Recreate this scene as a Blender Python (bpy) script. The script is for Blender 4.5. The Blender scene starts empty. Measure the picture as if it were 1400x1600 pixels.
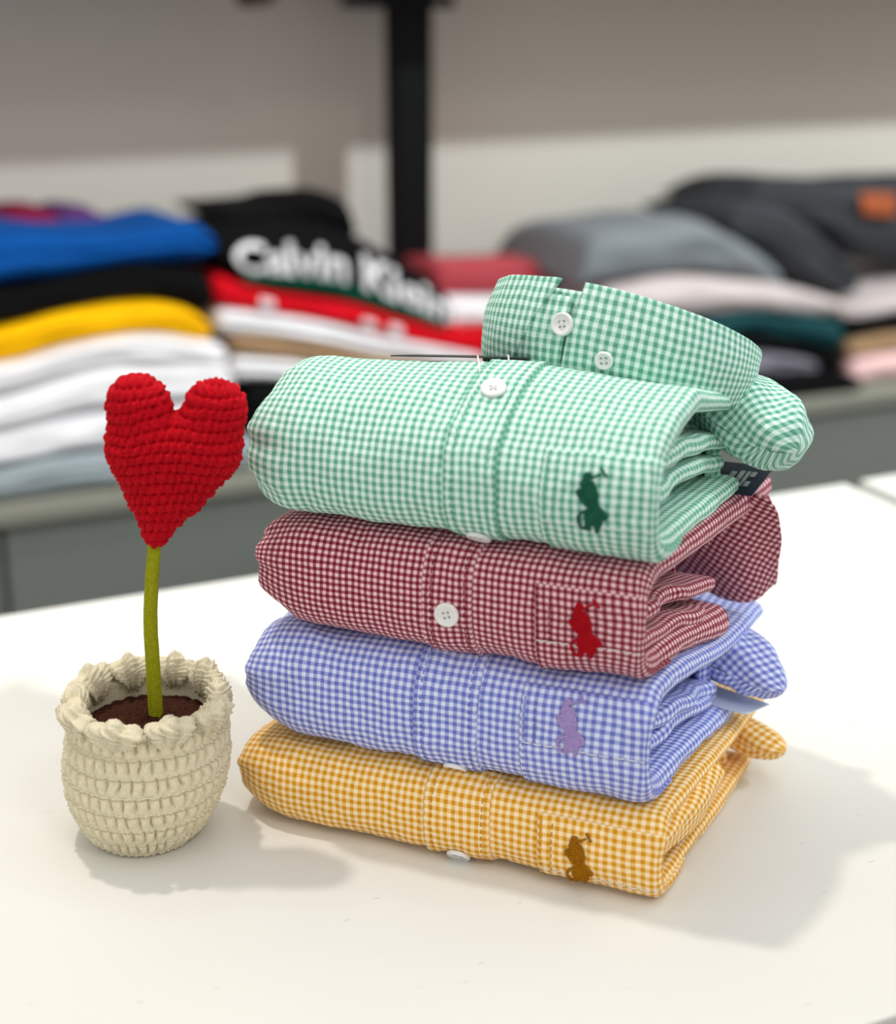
import bpy, math, random
import numpy as np
from mathutils import Vector, Matrix

rng = np.random.RandomState(7)
random.seed(7)
scene = bpy.context.scene
COL = scene.collection
PI = math.pi
R = math.radians

# ------------------------------------------------------------------ camera
cam_d = bpy.data.cameras.new('camera')
cam = bpy.data.objects.new('camera', cam_d)
COL.objects.link(cam)
cam.location = (0, 0, 0.38)
cam.rotation_euler = (R(90 - 19), 0, 0)
cam_d.sensor_width = 36
cam_d.lens = 54.0
cam_d.clip_start = 0.02
cam_d.dof.use_dof = True
cam_d.dof.focus_distance = 0.70
cam_d.dof.aperture_fstop = 4.0
scene.camera = cam

# ------------------------------------------------------------------ world, lights, exposure
vs = scene.view_settings
vs.view_transform = 'Standard'
vs.look = 'None'
vs.gamma = 1.0
vs.exposure = 0.0
vs.use_curve_mapping = False

world = bpy.data.worlds.new('room_light')
scene.world = world
world.use_nodes = True
bg = world.node_tree.nodes['Background']
bg.inputs['Color'].default_value = (0.99, 0.99, 0.97, 1)
bg.inputs['Strength'].default_value = 0.78


def disk_light(name, loc, target, size, power, color):
    l = bpy.data.lights.new(name, 'AREA')
    l.shape = 'DISK'
    l.size = size
    l.energy = power
    l.color = color
    o = bpy.data.objects.new(name, l)
    COL.objects.link(o)
    o.location = loc
    d = Vector(target) - Vector(loc)
    o.rotation_euler = d.to_track_quat('-Z', 'Y').to_euler()
    return o


disk_light('ceiling_lamp_over_table', (-0.46, 0.93, 2.05), (0.0, 0.7, 0.0), 0.08, 15, (1.0, 0.95, 0.88))
disk_light('ceiling_lamp_behind_camera', (0.9, -0.8, 2.1), (0.2, 0.8, 0.0), 0.5, 7, (1.0, 0.98, 0.95))

fill = bpy.data.lights.new('overhead_fill', 'AREA')  # added soft fill from above, brightens tops and upper fronts; no real fixture
fill.shape = 'SQUARE'
fill.size = 1.8
fill.energy = 13
fill.color = (1.0, 0.98, 0.95)
po = bpy.data.objects.new('overhead_fill', fill)
COL.objects.link(po)
po.location = (0.3, 0.7, 2.35)

# track spotlight turned to the wall shelf
sp = bpy.data.lights.new('wall_spotlight', 'SPOT')
sp.energy = 270
sp.spot_size = R(62)
sp.spot_blend = 0.5
sp.shadow_soft_size = 0.06
sp.color = (0.84, 0.97, 1.0)
spo = bpy.data.objects.new('wall_spotlight', sp)
COL.objects.link(spo)
spo.location = (2.1, 0.75, 2.0)
spo.rotation_euler = (Vector((-0.1, 2.2, 0.1)) - Vector((2.1, 0.75, 2.0))).to_track_quat('-Z', 'Y').to_euler()

# ------------------------------------------------------------------ helpers


def lin(c):
    out = []
    for v in c:
        v = v / 255.0
        out.append(v / 12.92 if v <= 0.04045 else ((v + 0.055) / 1.055) ** 2.4)
    return (out[0], out[1], out[2], 1.0)


def tag(o, label=None, cat=None, group=None, kind=None):
    if label:
        o['label'] = label
    if cat:
        o['category'] = cat
    if group:
        o['group'] = group
    if kind:
        o['kind'] = kind
    return o


def empty(name, M=None):
    o = bpy.data.objects.new(name, None)
    o.empty_display_size = 0.02
    COL.objects.link(o)
    if M is not None:
        o.matrix_world = M
    return o


def mesh_obj(name, verts, faces, mat, parent=None, uv=None, smooth=True):
    me = bpy.data.meshes.new(name)
    verts = np.asarray(verts, dtype=float)
    me.from_pydata(verts.tolist(), [], [tuple(int(i) for i in f) for f in faces])
    if uv is not None:
        uv = np.asarray(uv, dtype=float)
        layer = me.uv_layers.new(name='UVMap')
        li = np.empty(len(me.loops), dtype=np.int32)
        me.loops.foreach_get('vertex_index', li)
        layer.data.foreach_set('uv', uv[li].ravel())
    if smooth:
        me.polygons.foreach_set('use_smooth', [True] * len(me.polygons))
    me.materials.append(mat)
    me.update()
    o = bpy.data.objects.new(name, me)
    COL.objects.link(o)
    if parent is not None:
        o.parent = parent
    return o


def gridf(nu, nv, wu=False, wv=False, base=0, flip=False):
    """faces for index u*nv+v"""
    F = []
    for i in range(nu if wu else nu - 1):
        for j in range(nv if wv else nv - 1):
            a = base + i * nv + j
            b = base + ((i + 1) % nu) * nv + j
            c = base + ((i + 1) % nu) * nv + (j + 1) % nv
            d = base + i * nv + (j + 1) % nv
            F.append((a, d, c, b) if flip else (a, b, c, d))
    return F


def vnoise(x, y, seed=0):
    """smooth 2-D value noise in -1..1"""
    x = np.asarray(x, float)
    y = np.asarray(y, float)
    xi = np.floor(x).astype(np.int64)
    yi = np.floor(y).astype(np.int64)
    fx = x - xi
    fy = y - yi
    fx = fx * fx * fx * (fx * (fx * 6 - 15) + 10)
    fy = fy * fy * fy * (fy * (fy * 6 - 15) + 10)

    def h(a, b):
        n = (a * 374761393 + b * 668265263 + seed * 974634777) & 0x7fffffff
        n = ((n ^ (n >> 13)) * 1274126177) & 0x7fffffff
        n = n ^ (n >> 16)
        return (n & 0xffff) / 32767.5 - 1.0
    return (h(xi, yi) * (1 - fx) + h(xi + 1, yi) * fx) * (1 - fy) + (h(xi, yi + 1) * (1 - fx) + h(xi + 1, yi + 1) * fx) * fy


def sstep(a, b, x):
    t = np.clip((np.asarray(x, float) - a) / (b - a), 0, 1)
    return t * t * (3 - 2 * t)


def crom(P, t):
    """Catmull-Rom through control points P (n,k) at t in 0..n-1"""
    P = np.asarray(P, float)
    n = len(P)
    t = np.clip(np.asarray(t, float), 0, n - 1 - 1e-9)
    i = np.floor(t).astype(int)
    f = (t - i)[:, None]
    Q = np.vstack([2 * P[0] - P[1], P, 2 * P[-1] - P[-2]])
    p0, p1, p2, p3 = Q[i], Q[i + 1], Q[i + 2], Q[i + 3]
    return 0.5 * ((2 * p1) + (-p0 + p2) * f + (2 * p0 - 5 * p1 + 4 * p2 - p3) * f ** 2 + (-p0 + 3 * p1 - 3 * p2 + p3) * f ** 3)


def box_mesh(name, lo, hi, mat, parent=None, bevel=0.0):
    x0, y0, z0 = lo
    x1, y1, z1 = hi
    v = [(x0, y0, z0), (x1, y0, z0), (x1, y1, z0), (x0, y1, z0), (x0, y0, z1), (x1, y0, z1), (x1, y1, z1), (x0, y1, z1)]
    f = [(0, 3, 2, 1), (4, 5, 6, 7), (0, 1, 5, 4), (1, 2, 6, 5), (2, 3, 7, 6), (3, 0, 4, 7)]
    o = mesh_obj(name, v, f, mat, parent, smooth=False)
    if bevel:
        m = o.modifiers.new('bevel', 'BEVEL')
        m.width = bevel
        m.segments = 2
    return o


# ------------------------------------------------------------------ materials


def new_mat(name):
    m = bpy.data.materials.new(name)
    m.use_nodes = True
    nt = m.node_tree
    b = nt.nodes['Principled BSDF']
    return m, nt, b


def math_node(nt, op, a, b=None, clamp=False):
    n = nt.nodes.new('ShaderNodeMath')
    n.operation = op
    n.use_clamp = clamp
    for i, v in enumerate((a, b)):
        if v is None:
            continue
        if isinstance(v, (int, float)):
            n.inputs[i].default_value = v
        else:
            nt.links.new(v, n.inputs[i])
    return n.outputs[0]


def plain(name, rgb, rough=0.6, spec=0.3, noise=0.0, nscale=40, bump=0.0, sheen=0.0):
    m, nt, b = new_mat(name)
    b.inputs['Roughness'].default_value = rough
    b.inputs['Specular IOR Level'].default_value = spec
    b.inputs['Base Color'].default_value = lin(rgb)
    if sheen:
        b.inputs['Sheen Weight'].default_value = sheen
    if noise or bump:
        tc = nt.nodes.new('ShaderNodeTexCoord')
        nz = nt.nodes.new('ShaderNodeTexNoise')
        nz.inputs['Scale'].default_value = nscale
        nz.inputs['Detail'].default_value = 5
        nt.links.new(tc.outputs['Object'], nz.inputs['Vector'])
        if noise:
            mx = nt.nodes.new('ShaderNodeMix')
            mx.data_type = 'RGBA'
            c = lin(rgb)
            mx.inputs[6].default_value = tuple(min(1, v * (1 + noise)) for v in c[:3]) + (1,)
            mx.inputs[7].default_value = tuple(v * (1 - noise) for v in c[:3]) + (1,)
            nt.links.new(nz.outputs['Fac'], mx.inputs[0])
            nt.links.new(mx.outputs[2], b.inputs['Base Color'])
        if bump:
            bp = nt.nodes.new('ShaderNodeBump')
            bp.inputs['Strength'].default_value = 1.0
            bp.inputs['Distance'].default_value = bump
            nt.links.new(nz.outputs['Fac'], bp.inputs['Height'])
            nt.links.new(bp.outputs['Normal'], b.inputs['Normal'])
    return m


def gingham(name, pitch, light, mid, dark, warp=0.5, weft=0.5, mid2=None):
    """woven check: two sets of stripes crossing; UVs are metres of cloth"""
    m, nt, b = new_mat(name)
    b.inputs['Roughness'].default_value = 0.78
    b.inputs['Specular IOR Level'].default_value = 0.18
    b.inputs['Sheen Weight'].default_value = 0.12
    b.inputs['Sheen Roughness'].default_value = 0.5
    uvn = nt.nodes.new('ShaderNodeUVMap')
    uvn.uv_map = 'UVMap'
    # slight waviness of the yarns
    nz = nt.nodes.new('ShaderNodeTexNoise')
    nz.inputs['Scale'].default_value = 90
    nz.inputs['Detail'].default_value = 2
    nt.links.new(uvn.outputs[0], nz.inputs['Vector'])
    off = nt.nodes.new('ShaderNodeVectorMath')
    off.operation = 'SUBTRACT'
    nt.links.new(nz.outputs['Color'], off.inputs[0])
    off.inputs[1].default_value = (0.5, 0.5, 0.5)
    sc = nt.nodes.new('ShaderNodeVectorMath')
    sc.operation = 'SCALE'
    nt.links.new(off.outputs[0], sc.inputs[0])
    sc.inputs['Scale'].default_value = pitch * 0.35
    ad = nt.nodes.new('ShaderNodeVectorMath')
    ad.operation = 'ADD'
    nt.links.new(uvn.outputs[0], ad.inputs[0])
    nt.links.new(sc.outputs[0], ad.inputs[1])
    sep = nt.nodes.new('ShaderNodeSeparateXYZ')
    nt.links.new(ad.outputs[0], sep.inputs[0])
    stripes = []
    for k, duty in ((0, warp), (1, weft)):
        t = math_node(nt, 'MULTIPLY', sep.outputs[k], 1.0 / pitch)
        t = math_node(nt, 'FRACT', t)
        t = math_node(nt, 'SUBTRACT', t, 0.5)
        t = math_node(nt, 'ABSOLUTE', t)                # 0 mid stripe .. 0.5
        mr = nt.nodes.new('ShaderNodeMapRange')
        mr.interpolation_type = 'SMOOTHSTEP'
        mr.inputs['From Min'].default_value = duty * 0.5 + 0.05
        mr.inputs['From Max'].default_value = duty * 0.5 - 0.05
        nt.links.new(t, mr.inputs['Value'])
        stripes.append(mr.outputs[0])
    m1 = nt.nodes.new('ShaderNodeMix')
    m1.data_type = 'RGBA'
    m1.inputs[6].default_value = lin(light)
    m1.inputs[7].default_value = lin(mid)
    nt.links.new(stripes[0], m1.inputs[0])
    m2 = nt.nodes.new('ShaderNodeMix')
    m2.data_type = 'RGBA'
    m2.inputs[6].default_value = lin(mid2 or mid)
    m2.inputs[7].default_value = lin(dark)
    nt.links.new(stripes[0], m2.inputs[0])
    m3 = nt.nodes.new('ShaderNodeMix')
    m3.data_type = 'RGBA'
    nt.links.new(stripes[1], m3.inputs[0])
    nt.links.new(m1.outputs[2], m3.inputs[6])
    nt.links.new(m2.outputs[2], m3.inputs[7])
    # yarn speckle
    n2 = nt.nodes.new('ShaderNodeTexNoise')
    n2.inputs['Scale'].default_value = 2600
    n2.inputs['Detail'].default_value = 1
    nt.links.new(uvn.outputs[0], n2.inputs['Vector'])
    hsv = nt.nodes.new('ShaderNodeHueSaturation')
    v = math_node(nt, 'MULTIPLY_ADD', n2.outputs['Fac'], 0.3)
    v.node.inputs[2].default_value = 0.85
    nt.links.new(v, hsv.inputs['Value'])
    nt.links.new(m3.outputs[2], hsv.inputs['Color'])
    nt.links.new(hsv.outputs[0], b.inputs['Base Color'])
    # pucker + weave relief
    n3 = nt.nodes.new('ShaderNodeTexNoise')
    n3.inputs['Scale'].default_value = 170
    n3.inputs['Detail'].default_value = 3
    nt.links.new(uvn.outputs[0], n3.inputs['Vector'])
    h = math_node(nt, 'MULTIPLY', n3.outputs['Fac'], 1.0)
    h2 = math_node(nt, 'MULTIPLY', n2.outputs['Fac'], 0.12)
    h = math_node(nt, 'ADD', h, h2)
    bp = nt.nodes.new('ShaderNodeBump')
    bp.inputs['Strength'].default_value = 0.8
    bp.inputs['Distance'].default_value = 0.0011
    nt.links.new(h, bp.inputs['Height'])
    nt.links.new(bp.outputs['Normal'], b.inputs['Normal'])
    return m


def yarn(name, rgb, dark=0.55, fuzz=0.5, fscale=1300):
    m, nt, b = new_mat(name)
    b.inputs['Roughness'].default_value = 0.85
    b.inputs['Specular IOR Level'].default_value = 0.15
    tc = nt.nodes.new('ShaderNodeTexCoord')
    nz = nt.nodes.new('ShaderNodeTexNoise')
    nz.inputs['Scale'].default_value = fscale
    nz.inputs['Detail'].default_value = 4
    mp = nt.nodes.new('ShaderNodeMapping')
    mp.inputs['Rotation'].default_value = (0.4, 0.7, 0.5)
    mp.inputs['Scale'].default_value = (1, 1, 0.35)
    nt.links.new(tc.outputs['Object'], mp.inputs['Vector'])
    nt.links.new(mp.outputs[0], nz.inputs['Vector'])
    c = lin(rgb)
    mx = nt.nodes.new('ShaderNodeMix')
    mx.data_type = 'RGBA'
    mx.inputs[6].default_value = tuple(v * dark for v in c[:3]) + (1,)
    mx.inputs[7].default_value = tuple(min(1, v * 1.12) for v in c[:3]) + (1,)
    mr = nt.nodes.new('ShaderNodeMapRange')
    mr.inputs['From Min'].default_value = 0.25
    mr.inputs['From Max'].default_value = 0.78
    nt.links.new(nz.outputs['Fac'], mr.inputs['Value'])
    nt.links.new(mr.outputs[0], mx.inputs[0])
    nt.links.new(mx.outputs[2], b.inputs['Base Color'])
    bp = nt.nodes.new('ShaderNodeBump')
    bp.inputs['Strength'].default_value = fuzz
    bp.inputs['Distance'].default_value = 0.0012
    nt.links.new(nz.outputs['Fac'], bp.inputs['Height'])
    nt.links.new(bp.outputs['Normal'], b.inputs['Normal'])
    return m


def table_mat():
    m, nt, b = new_mat('white_laminate')
    b.inputs['Roughness'].default_value = 0.42
    b.inputs['Specular IOR Level'].default_value = 0.35
    tc = nt.nodes.new('ShaderNodeTexCoord')
    n1 = nt.nodes.new('ShaderNodeTexNoise')
    n1.inputs['Scale'].default_value = 7
    n1.inputs['Detail'].default_value = 6
    nt.links.new(tc.outputs['Object'], n1.inputs['Vector'])
    mp = nt.nodes.new('ShaderNodeMapping')
    mp.inputs['Rotation'].default_value = (0, 0, 0.2)
    mp.inputs['Scale'].default_value = (55, 330, 1)
    nt.links.new(tc.outputs['Object'], mp.inputs['Vector'])
    n2 = nt.nodes.new('ShaderNodeTexNoise')
    n2.inputs['Scale'].default_value = 1.0
    n2.inputs['Detail'].default_value = 3
    nt.links.new(mp.outputs[0], n2.inputs['Vector'])
    fleck = nt.nodes.new('ShaderNodeMapRange')
    fleck.inputs['From Min'].default_value = 0.715
    fleck.inputs['From Max'].default_value = 0.75
    nt.links.new(n2.outputs['Fac'], fleck.inputs['Value'])
    mx = nt.nodes.new('ShaderNodeMix')
    mx.data_type = 'RGBA'
    mx.inputs[6].default_value = lin((228, 227, 221))
    mx.inputs[7].default_value = lin((219, 218, 211))
    nt.links.new(n1.outputs['Fac'], mx.inputs[0])
    m2 = nt.nodes.new('ShaderNodeMix')
    m2.data_type = 'RGBA'
    nt.links.new(math_node(nt, 'MULTIPLY', fleck.outputs[0], 0.5), m2.inputs[0])
    nt.links.new(mx.outputs[2], m2.inputs[6])
    m2.inputs[7].default_value = lin((150, 146, 138))
    nt.links.new(m2.outputs[2], b.inputs['Base Color'])
    bp = nt.nodes.new('ShaderNodeBump')
    bp.inputs['Strength'].default_value = 0.25
    bp.inputs['Distance'].default_value = 0.0004
    nt.links.new(n2.outputs['Fac'], bp.inputs['Height'])
    nt.links.new(bp.outputs['Normal'], b.inputs['Normal'])
    return m


M_table = table_mat()
M_wall = plain('wall_paint', (222, 211, 200), 0.8, 0.2, 0.03, 3)
M_floor = plain('floor_grey', (92, 92, 88), 0.7, 0.3, 0.08, 6)
M_shelf = plain('shelf_board', (138, 136, 124), 0.55, 0.3, 0.03, 9)
M_cab = plain('cabinet_grey', (112, 114, 108), 0.6, 0.3, 0.04, 4)
M_black = plain('black_metal', (7, 7, 8), 0.6, 0.15)
M_edge = plain('table_edge_grey', (150, 150, 146), 0.6, 0.3)
M_leg = plain('table_leg_white', (210, 210, 206), 0.5, 0.3)
M_button = plain('pearl_button', (236, 234, 232), 0.22, 0.6, 0.05, 300)
M_hole = plain('button_hole_shadow', (70, 74, 78), 0.8, 0.1)
M_thread = plain('white_thread', (235, 238, 235), 0.7, 0.2)

G_green = gingham('green_gingham', 0.0037, (230, 250, 243), (152, 206, 184), (96, 164, 138), mid2=(180, 220, 204))
G_red = gingham('burgundy_gingham', 0.0031, (244, 206, 210), (172, 92, 106), (112, 12, 36))
G_blue = gingham('blue_gingham', 0.0037, (222, 228, 252), (160, 170, 226), (104, 114, 194))
G_yellow = gingham('yellow_gingham', 0.0037, (254, 232, 196), (242, 194, 108), (214, 146, 20))
E_green = yarn('embroidery_green', (40, 108, 84), 0.6, 0.6, 1500)
E_red = yarn('embroidery_red', (196, 12, 30), 0.6, 0.6, 1500)
E_lilac = yarn('embroidery_lilac', (188, 164, 222), 0.75, 0.6, 1500)
E_gold = yarn('embroidery_gold', (180, 118, 8), 0.6, 0.6, 1500)
Y_red = yarn('red_yarn', (208, 2, 26), 0.5)
Y_cream = yarn('cream_yarn', (232, 222, 192), 0.82, 0.6, 1500)
Y_brown = yarn('brown_yarn', (76, 40, 26), 0.4)
Y_green = yarn('green_wrap_yarn', (158, 160, 22), 0.7, 0.3)

# ------------------------------------------------------------------ setting
# frame that runs along the wall shelf: x along it, y towards the wall
SH = Matrix.Translation((-0.478, 1.55, 0)) @ Matrix.Rotation(math.atan2(0.4275, 0.904), 4, 'Z')
FLOOR_Z = -0.78


def place(o, M):
    o.matrix_world = M
    return o


floor = box_mesh('floor', (-4, -3.2, FLOOR_Z - 0.05), (5, 4.2, FLOOR_Z), M_floor)
tag(floor, kind='structure')

wall = place(box_mesh('wall_back', (-2.2, 0.44, FLOOR_Z), (3.6, 0.52, 1.9), M_wall), SH)
tag(wall, kind='structure')

# long wall shelf with a cabinet front below it
shelf = empty('wall_shelf', SH)
tag(shelf, 'long pale shelf board over grey cabinet fronts carrying the clothes piles', 'shelf')
box_mesh('shelf_board', (-1.6, 0.0, -0.172), (3.2, 0.439, -0.15), M_shelf, shelf, 0.003)
for i in range(6):
    x0 = -1.6 + i * 0.8 + (0.0)
    box_mesh('cabinet_panel', (x0 + 0.003, 0.012, FLOOR_Z + 0.002), (x0 + 0.797, 0.438, -0.1725), M_cab, shelf, 0.002)

# overhead shelf carried by the black uprights (just above the picture)
upper = empty('upper_shelf', SH)
tag(upper, 'pale upper wall shelf carried on the black upright', 'shelf')
box_mesh('shelf_board', (-1.6, 0.118, 0.42), (3.2, 0.439, 0.445), M_shelf, upper, 0.002)

post = empty('shelf_upright', SH)
tag(post, 'black square metal upright standing against the back wall', 'post')
box_mesh('pole', (0.594, 0.295, -0.1495), (0.647, 0.335, 0.4195), M_black, post, 0.003)
box_mesh('bracket', (0.574, 0.272, 0.350), (0.668, 0.438, 0.366), M_black, post, 0.002)
box_mesh('bracket_web', (0.610, 0.275, 0.3665), (0.631, 0.43, 0.4195), M_black, post, 0.002)

# table: front and back edges run parallel to the shelf
TB = Matrix.Translation((0.319, 1.174, 0)) @ Matrix.Rotation(R(24.3), 4, 'Z')   # origin = far right corner
table = empty('display_table', TB)
tag(table, 'white laminate display table under the shirt stack and crocheted plant', 'table')
box_mesh('tabletop', (-1.5, -0.553, -0.030), (0.0, 0.0, 0.0), M_table, table, 0.0012)
box_mesh('apron', (-1.46, -0.52, -0.10), (-0.04, -0.03, -0.0305), M_edge, table)
for lx in (-1.45, -0.09):
    for ly in (-0.51, -0.08):
        box_mesh('leg', (lx, ly, FLOOR_Z), (lx + 0.045, ly + 0.045, -0.1005), M_leg, table, 0.002)

t2 = empty('display_table', TB)
tag(t2, 'second white table whose edge shows right of the shirt stack', 'table')
box_mesh('tabletop', (0.018, -0.60, -0.030), (1.1, 0.004, -0.0005), M_table, t2, 0.0012)
box_mesh('apron', (0.05, -0.57, -0.10), (1.06, 0.0, -0.0305), M_edge, t2)
for lx in (0.06, 1.0):
    for ly in (-0.56, -0.05):
        box_mesh('leg', (lx, ly, FLOOR_Z), (lx + 0.045, ly + 0.045, -0.1005), M_leg, t2, 0.002)

# ------------------------------------------------------------------ gingham shirts
ST = Matrix.Translation((-0.0953, 0.6568, 0)) @ Matrix.Rotation(math.atan2(-0.3658, 0.9308), 4, 'Z')


class Shirt:
    def __init__(self, name, label, mat, z0, z1, xl, xr, yb, ry, n, Dt, Db, th, flare, seed, left_k=0.5, left_L=0.03,
                 tz=(0.0, 0.0), bz=(0.0, 0.0), wr=0.0010, ryt=None, zmid=None, slope=0.0, hump=0.0):
        self.root = empty(name, ST)
        tag(self.root, label, 'shirt', 'stack of folded gingham shirts')
        self.mat = mat
        self.z0, self.z1, self.xl, self.xr, self.th, self.flare, self.seed = z0, z1, xl, xr, th, flare, seed
        self.left_k, self.left_L, self.tz, self.bz, self.wr = left_k, left_L, tz, bz, wr
        self.yb = yb
        self.hump = hump
        h = (z1 - z0) / 2
        zc = (z1 + z0) / 2
        self.zc = zc
        zq = zmid or zc
        ryt = ryt or ry
        self.slope, self.yt = slope, yb + ryt
        ph = np.linspace(PI / 2, -PI / 2, 181)
        cy = np.abs(np.cos(ph)) ** (2.0 / n)
        sz = np.sign(np.sin(ph)) * np.abs(np.sin(ph)) ** (2.0 / n)
        ay = yb + np.where(ph > 0, ryt, ry) * (1 - cy)
        az = zq + np.where(ph > 0, z1 - zq, zq - z0) * sz
        ty = np.linspace(Dt, yb + ryt, 60)[:-1]
        by = np.linspace(yb + ry, Db, 60)[1:]
        Y = np.concatenate([ty, ay, by])
        Z = np.concatenate([np.full(59, z1), az, np.full(59, z0)])
        d = np.concatenate([[0], np.cumsum(np.hypot(np.diff(Y), np.diff(Z)))])
        i0 = 59 + 90
        S = d[i0] - d                    # + towards the top, 0 at the front
        N = 700
        s = np.linspace(S[-1], S[0], N)
        Yr = np.interp(s, S[::-1], Y[::-1])
        Zr = np.interp(s, S[::-1], Z[::-1])
        k = np.ones(15) / 15
        for _ in range(2):
            Yp = np.pad(Yr, 7, mode='reflect', reflect_type='odd')
            Zp = np.pad(Zr, 7, mode='reflect', reflect_type='odd')
            Yr = np.convolve(Yp, k, 'valid')
            Zr = np.convolve(Zp, k, 'valid')
        gy = np.gradient(Yr, s)
        gz = np.gradient(Zr, s)
        l = np.hypot(gy, gz)
        self.s, self.Y, self.Z = s, Yr, Zr
        self.NY, self.NZ = -gz / l, gy / l
        # tangent points to the top; outward normal of a C that opens to the back
        if self.NY[np.argmin(np.abs(s))] > 0:
            self.NY, self.NZ = -self.NY, -self.NZ
        self.smin, self.smax = s[0], s[-1]
        r = th / 2
        self.w = (xr - r) - (xl + r)

    def s_at_z(self, z):
        """arc position on the front face where the height is z"""
        m = (np.abs(self.Y - self.yb) < 0.05) & (self.Z < self.z1 - 1e-5) & (self.Z > self.z0 + 1e-5)
        return float(np.interp(z, self.Z[m], self.s[m]))

    def c_of(self, x):
        return x - (self.xl + self.th / 2)

    def section(self, c, s):
        """cross-section of the folded packet: flat outer face, rounded ends that are tighter at the front fold"""
        r = self.th / 2
        w = self.w
        c = np.asarray(c, float)
        q = r * (0.42 + 0.58 * sstep(0.006, 0.034, np.abs(np.asarray(s, float))))
        x = np.empty_like(c); d = np.empty_like(c); nx = np.empty_like(c); nd = np.empty_like(c)
        xlf = self.xl + r
        xrf = self.xr - r
        L = PI * r
        m = (c >= 0) & (c <= w)
        x[m] = xlf + c[m] + (r - q[m]) * (sstep(w - 0.02, w, c[m]) - sstep(0.02, 0.0, c[m]))
        d[m] = 0; nx[m] = 0; nd[m] = 1
        m = (c > w) & (c <= w + L)
        a = (c[m] - w) / r
        x[m] = xrf + (r - q[m]) + q[m] * np.sin(a); d[m] = -q[m] + q[m] * np.cos(a); nx[m] = np.sin(a); nd[m] = np.cos(a)
        m = c > w + L
        x[m] = xrf + (r - q[m]) - (c[m] - w - L); d[m] = -2 * q[m]; nx[m] = 0; nd[m] = -1
        m = (c < 0) & (c >= -L)
        a = -c[m] / r
        x[m] = xlf - (r - q[m]) - q[m] * np.sin(a); d[m] = -q[m] + q[m] * np.cos(a); nx[m] = -np.sin(a); nd[m] = np.cos(a)
        m = c < -L
        x[m] = xlf - (r - q[m]) + (-c[m] - L); d[m] = -2 * q[m]; nx[m] = 0; nd[m] = -1
        return x, d, nx, nd

    def deform(self, x, y, z):
        q = np.clip((x - self.xl) / self.left_L, 0, 1)
        e = (1 - q) ** 2
        g = 1 - e * self.left_k
        z = self.zc + (z - self.zc) * g
        y = y + e * 0.010
        f = np.clip((z - self.z0) / (self.z1 - self.z0), 0, 1)
        rr = sstep(0.10, 0.20, x)
        yy = sstep(0.015, 0.12, y) * rr
        z = z + yy * (self.tz[1] * f + self.bz[1] * (1 - f)) + self.tz[0] * f * sstep(0.02, 0.14, y) - self.slope * f * np.maximum(y - self.yt + 0.01, 0) + self.bz[0] * (1 - f)
        z = z + self.hump * np.exp(-((x - 0.118) / 0.042) ** 2) * f ** 3 * sstep(-0.005, 0.055, y)
        x = x + self.flare * np.maximum(y, 0) * sstep(0.02, 0.2, x)
        return np.stack([x, y, z], -1)

    def pt(self, c, s, n=0.0):
        c = np.asarray(c, float)
        s = np.asarray(s, float)
        c, s = np.broadcast_arrays(c, s)
        ss = s.ravel()
        x, d, nx, nd = self.section(c.ravel(), ss)
        y = np.interp(ss, self.s, self.Y)
        z = np.interp(ss, self.s, self.Z)
        ny = np.interp(ss, self.s, self.NY)
        nz = np.interp(ss, self.s, self.NZ)
        cc = c.ravel()
        sd = self.seed
        w = self.wr * (1.0 * vnoise(cc * 38 + ss * 9, ss * 55, sd) + 0.55 * vnoise(cc * 95 - ss * 30, ss * 70, sd + 1)
                       + 0.30 * vnoise(cc * 210, ss * 190, sd + 2))
        # rumples towards the left end and the right corner
        w = w + self.wr * 1.6 * np.exp(-((x - self.xl) / 0.022) ** 2) * vnoise(ss * 130, cc * 30, sd + 3)
        flat = np.clip(np.abs(nz), 0, 1)
        keep = np.where((ss > 0) & (flat > 0.96) & (y > 0.03), 0.5, 1.0)
        w = w * np.where(nd > 0, keep, 0.3)
        nn = np.broadcast_to(np.asarray(n, float), c.shape).ravel() + w
        D = d + nn * nd
        p = self.deform(x + nn * nx, y + D * ny, z + D * nz)
        return p.reshape(c.shape + (3,))

    def frame(self, c, s, n=0.0):
        e = 0.0008
        p = self.pt(c, s, n)
        tu = self.pt(c + 4 * e, s, n) - self.pt(c - 4 * e, s, n)
        tv = self.pt(c, s + 4 * e, n) - self.pt(c, s - 4 * e, n)
        tu /= np.linalg.norm(tu)
        nrm = np.cross(tu, tv)
        nrm /= np.linalg.norm(nrm)
        tv = np.cross(nrm, tu)
        return p, tu, tv, nrm

    def body(self, nc=260, ns=190):
        L = PI * self.th / 2
        inner = min(0.075, self.w * 0.45)
        c = np.concatenate([np.linspace(-L - inner, -L, 12)[:-1], np.linspace(-L, 0, 9)[:-1], np.linspace(0, self.w, nc)[:-1],
                            np.linspace(self.w, self.w + L, 13)[:-1], np.linspace(self.w + L, self.w + L + inner, 14)])
        # denser round the front
        s = np.linspace(self.smin, self.smax, ns)
        Cg, Sg = np.meshgrid(c, s, indexing='ij')
        P = self.pt(Cg, Sg)
        uv = np.stack([Cg, Sg], -1).reshape(-1, 2)
        o = mesh_obj('body', P.reshape(-1, 3), gridf(len(c), ns, flip=False), self.mat, self.root, uv)
        return o

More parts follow.
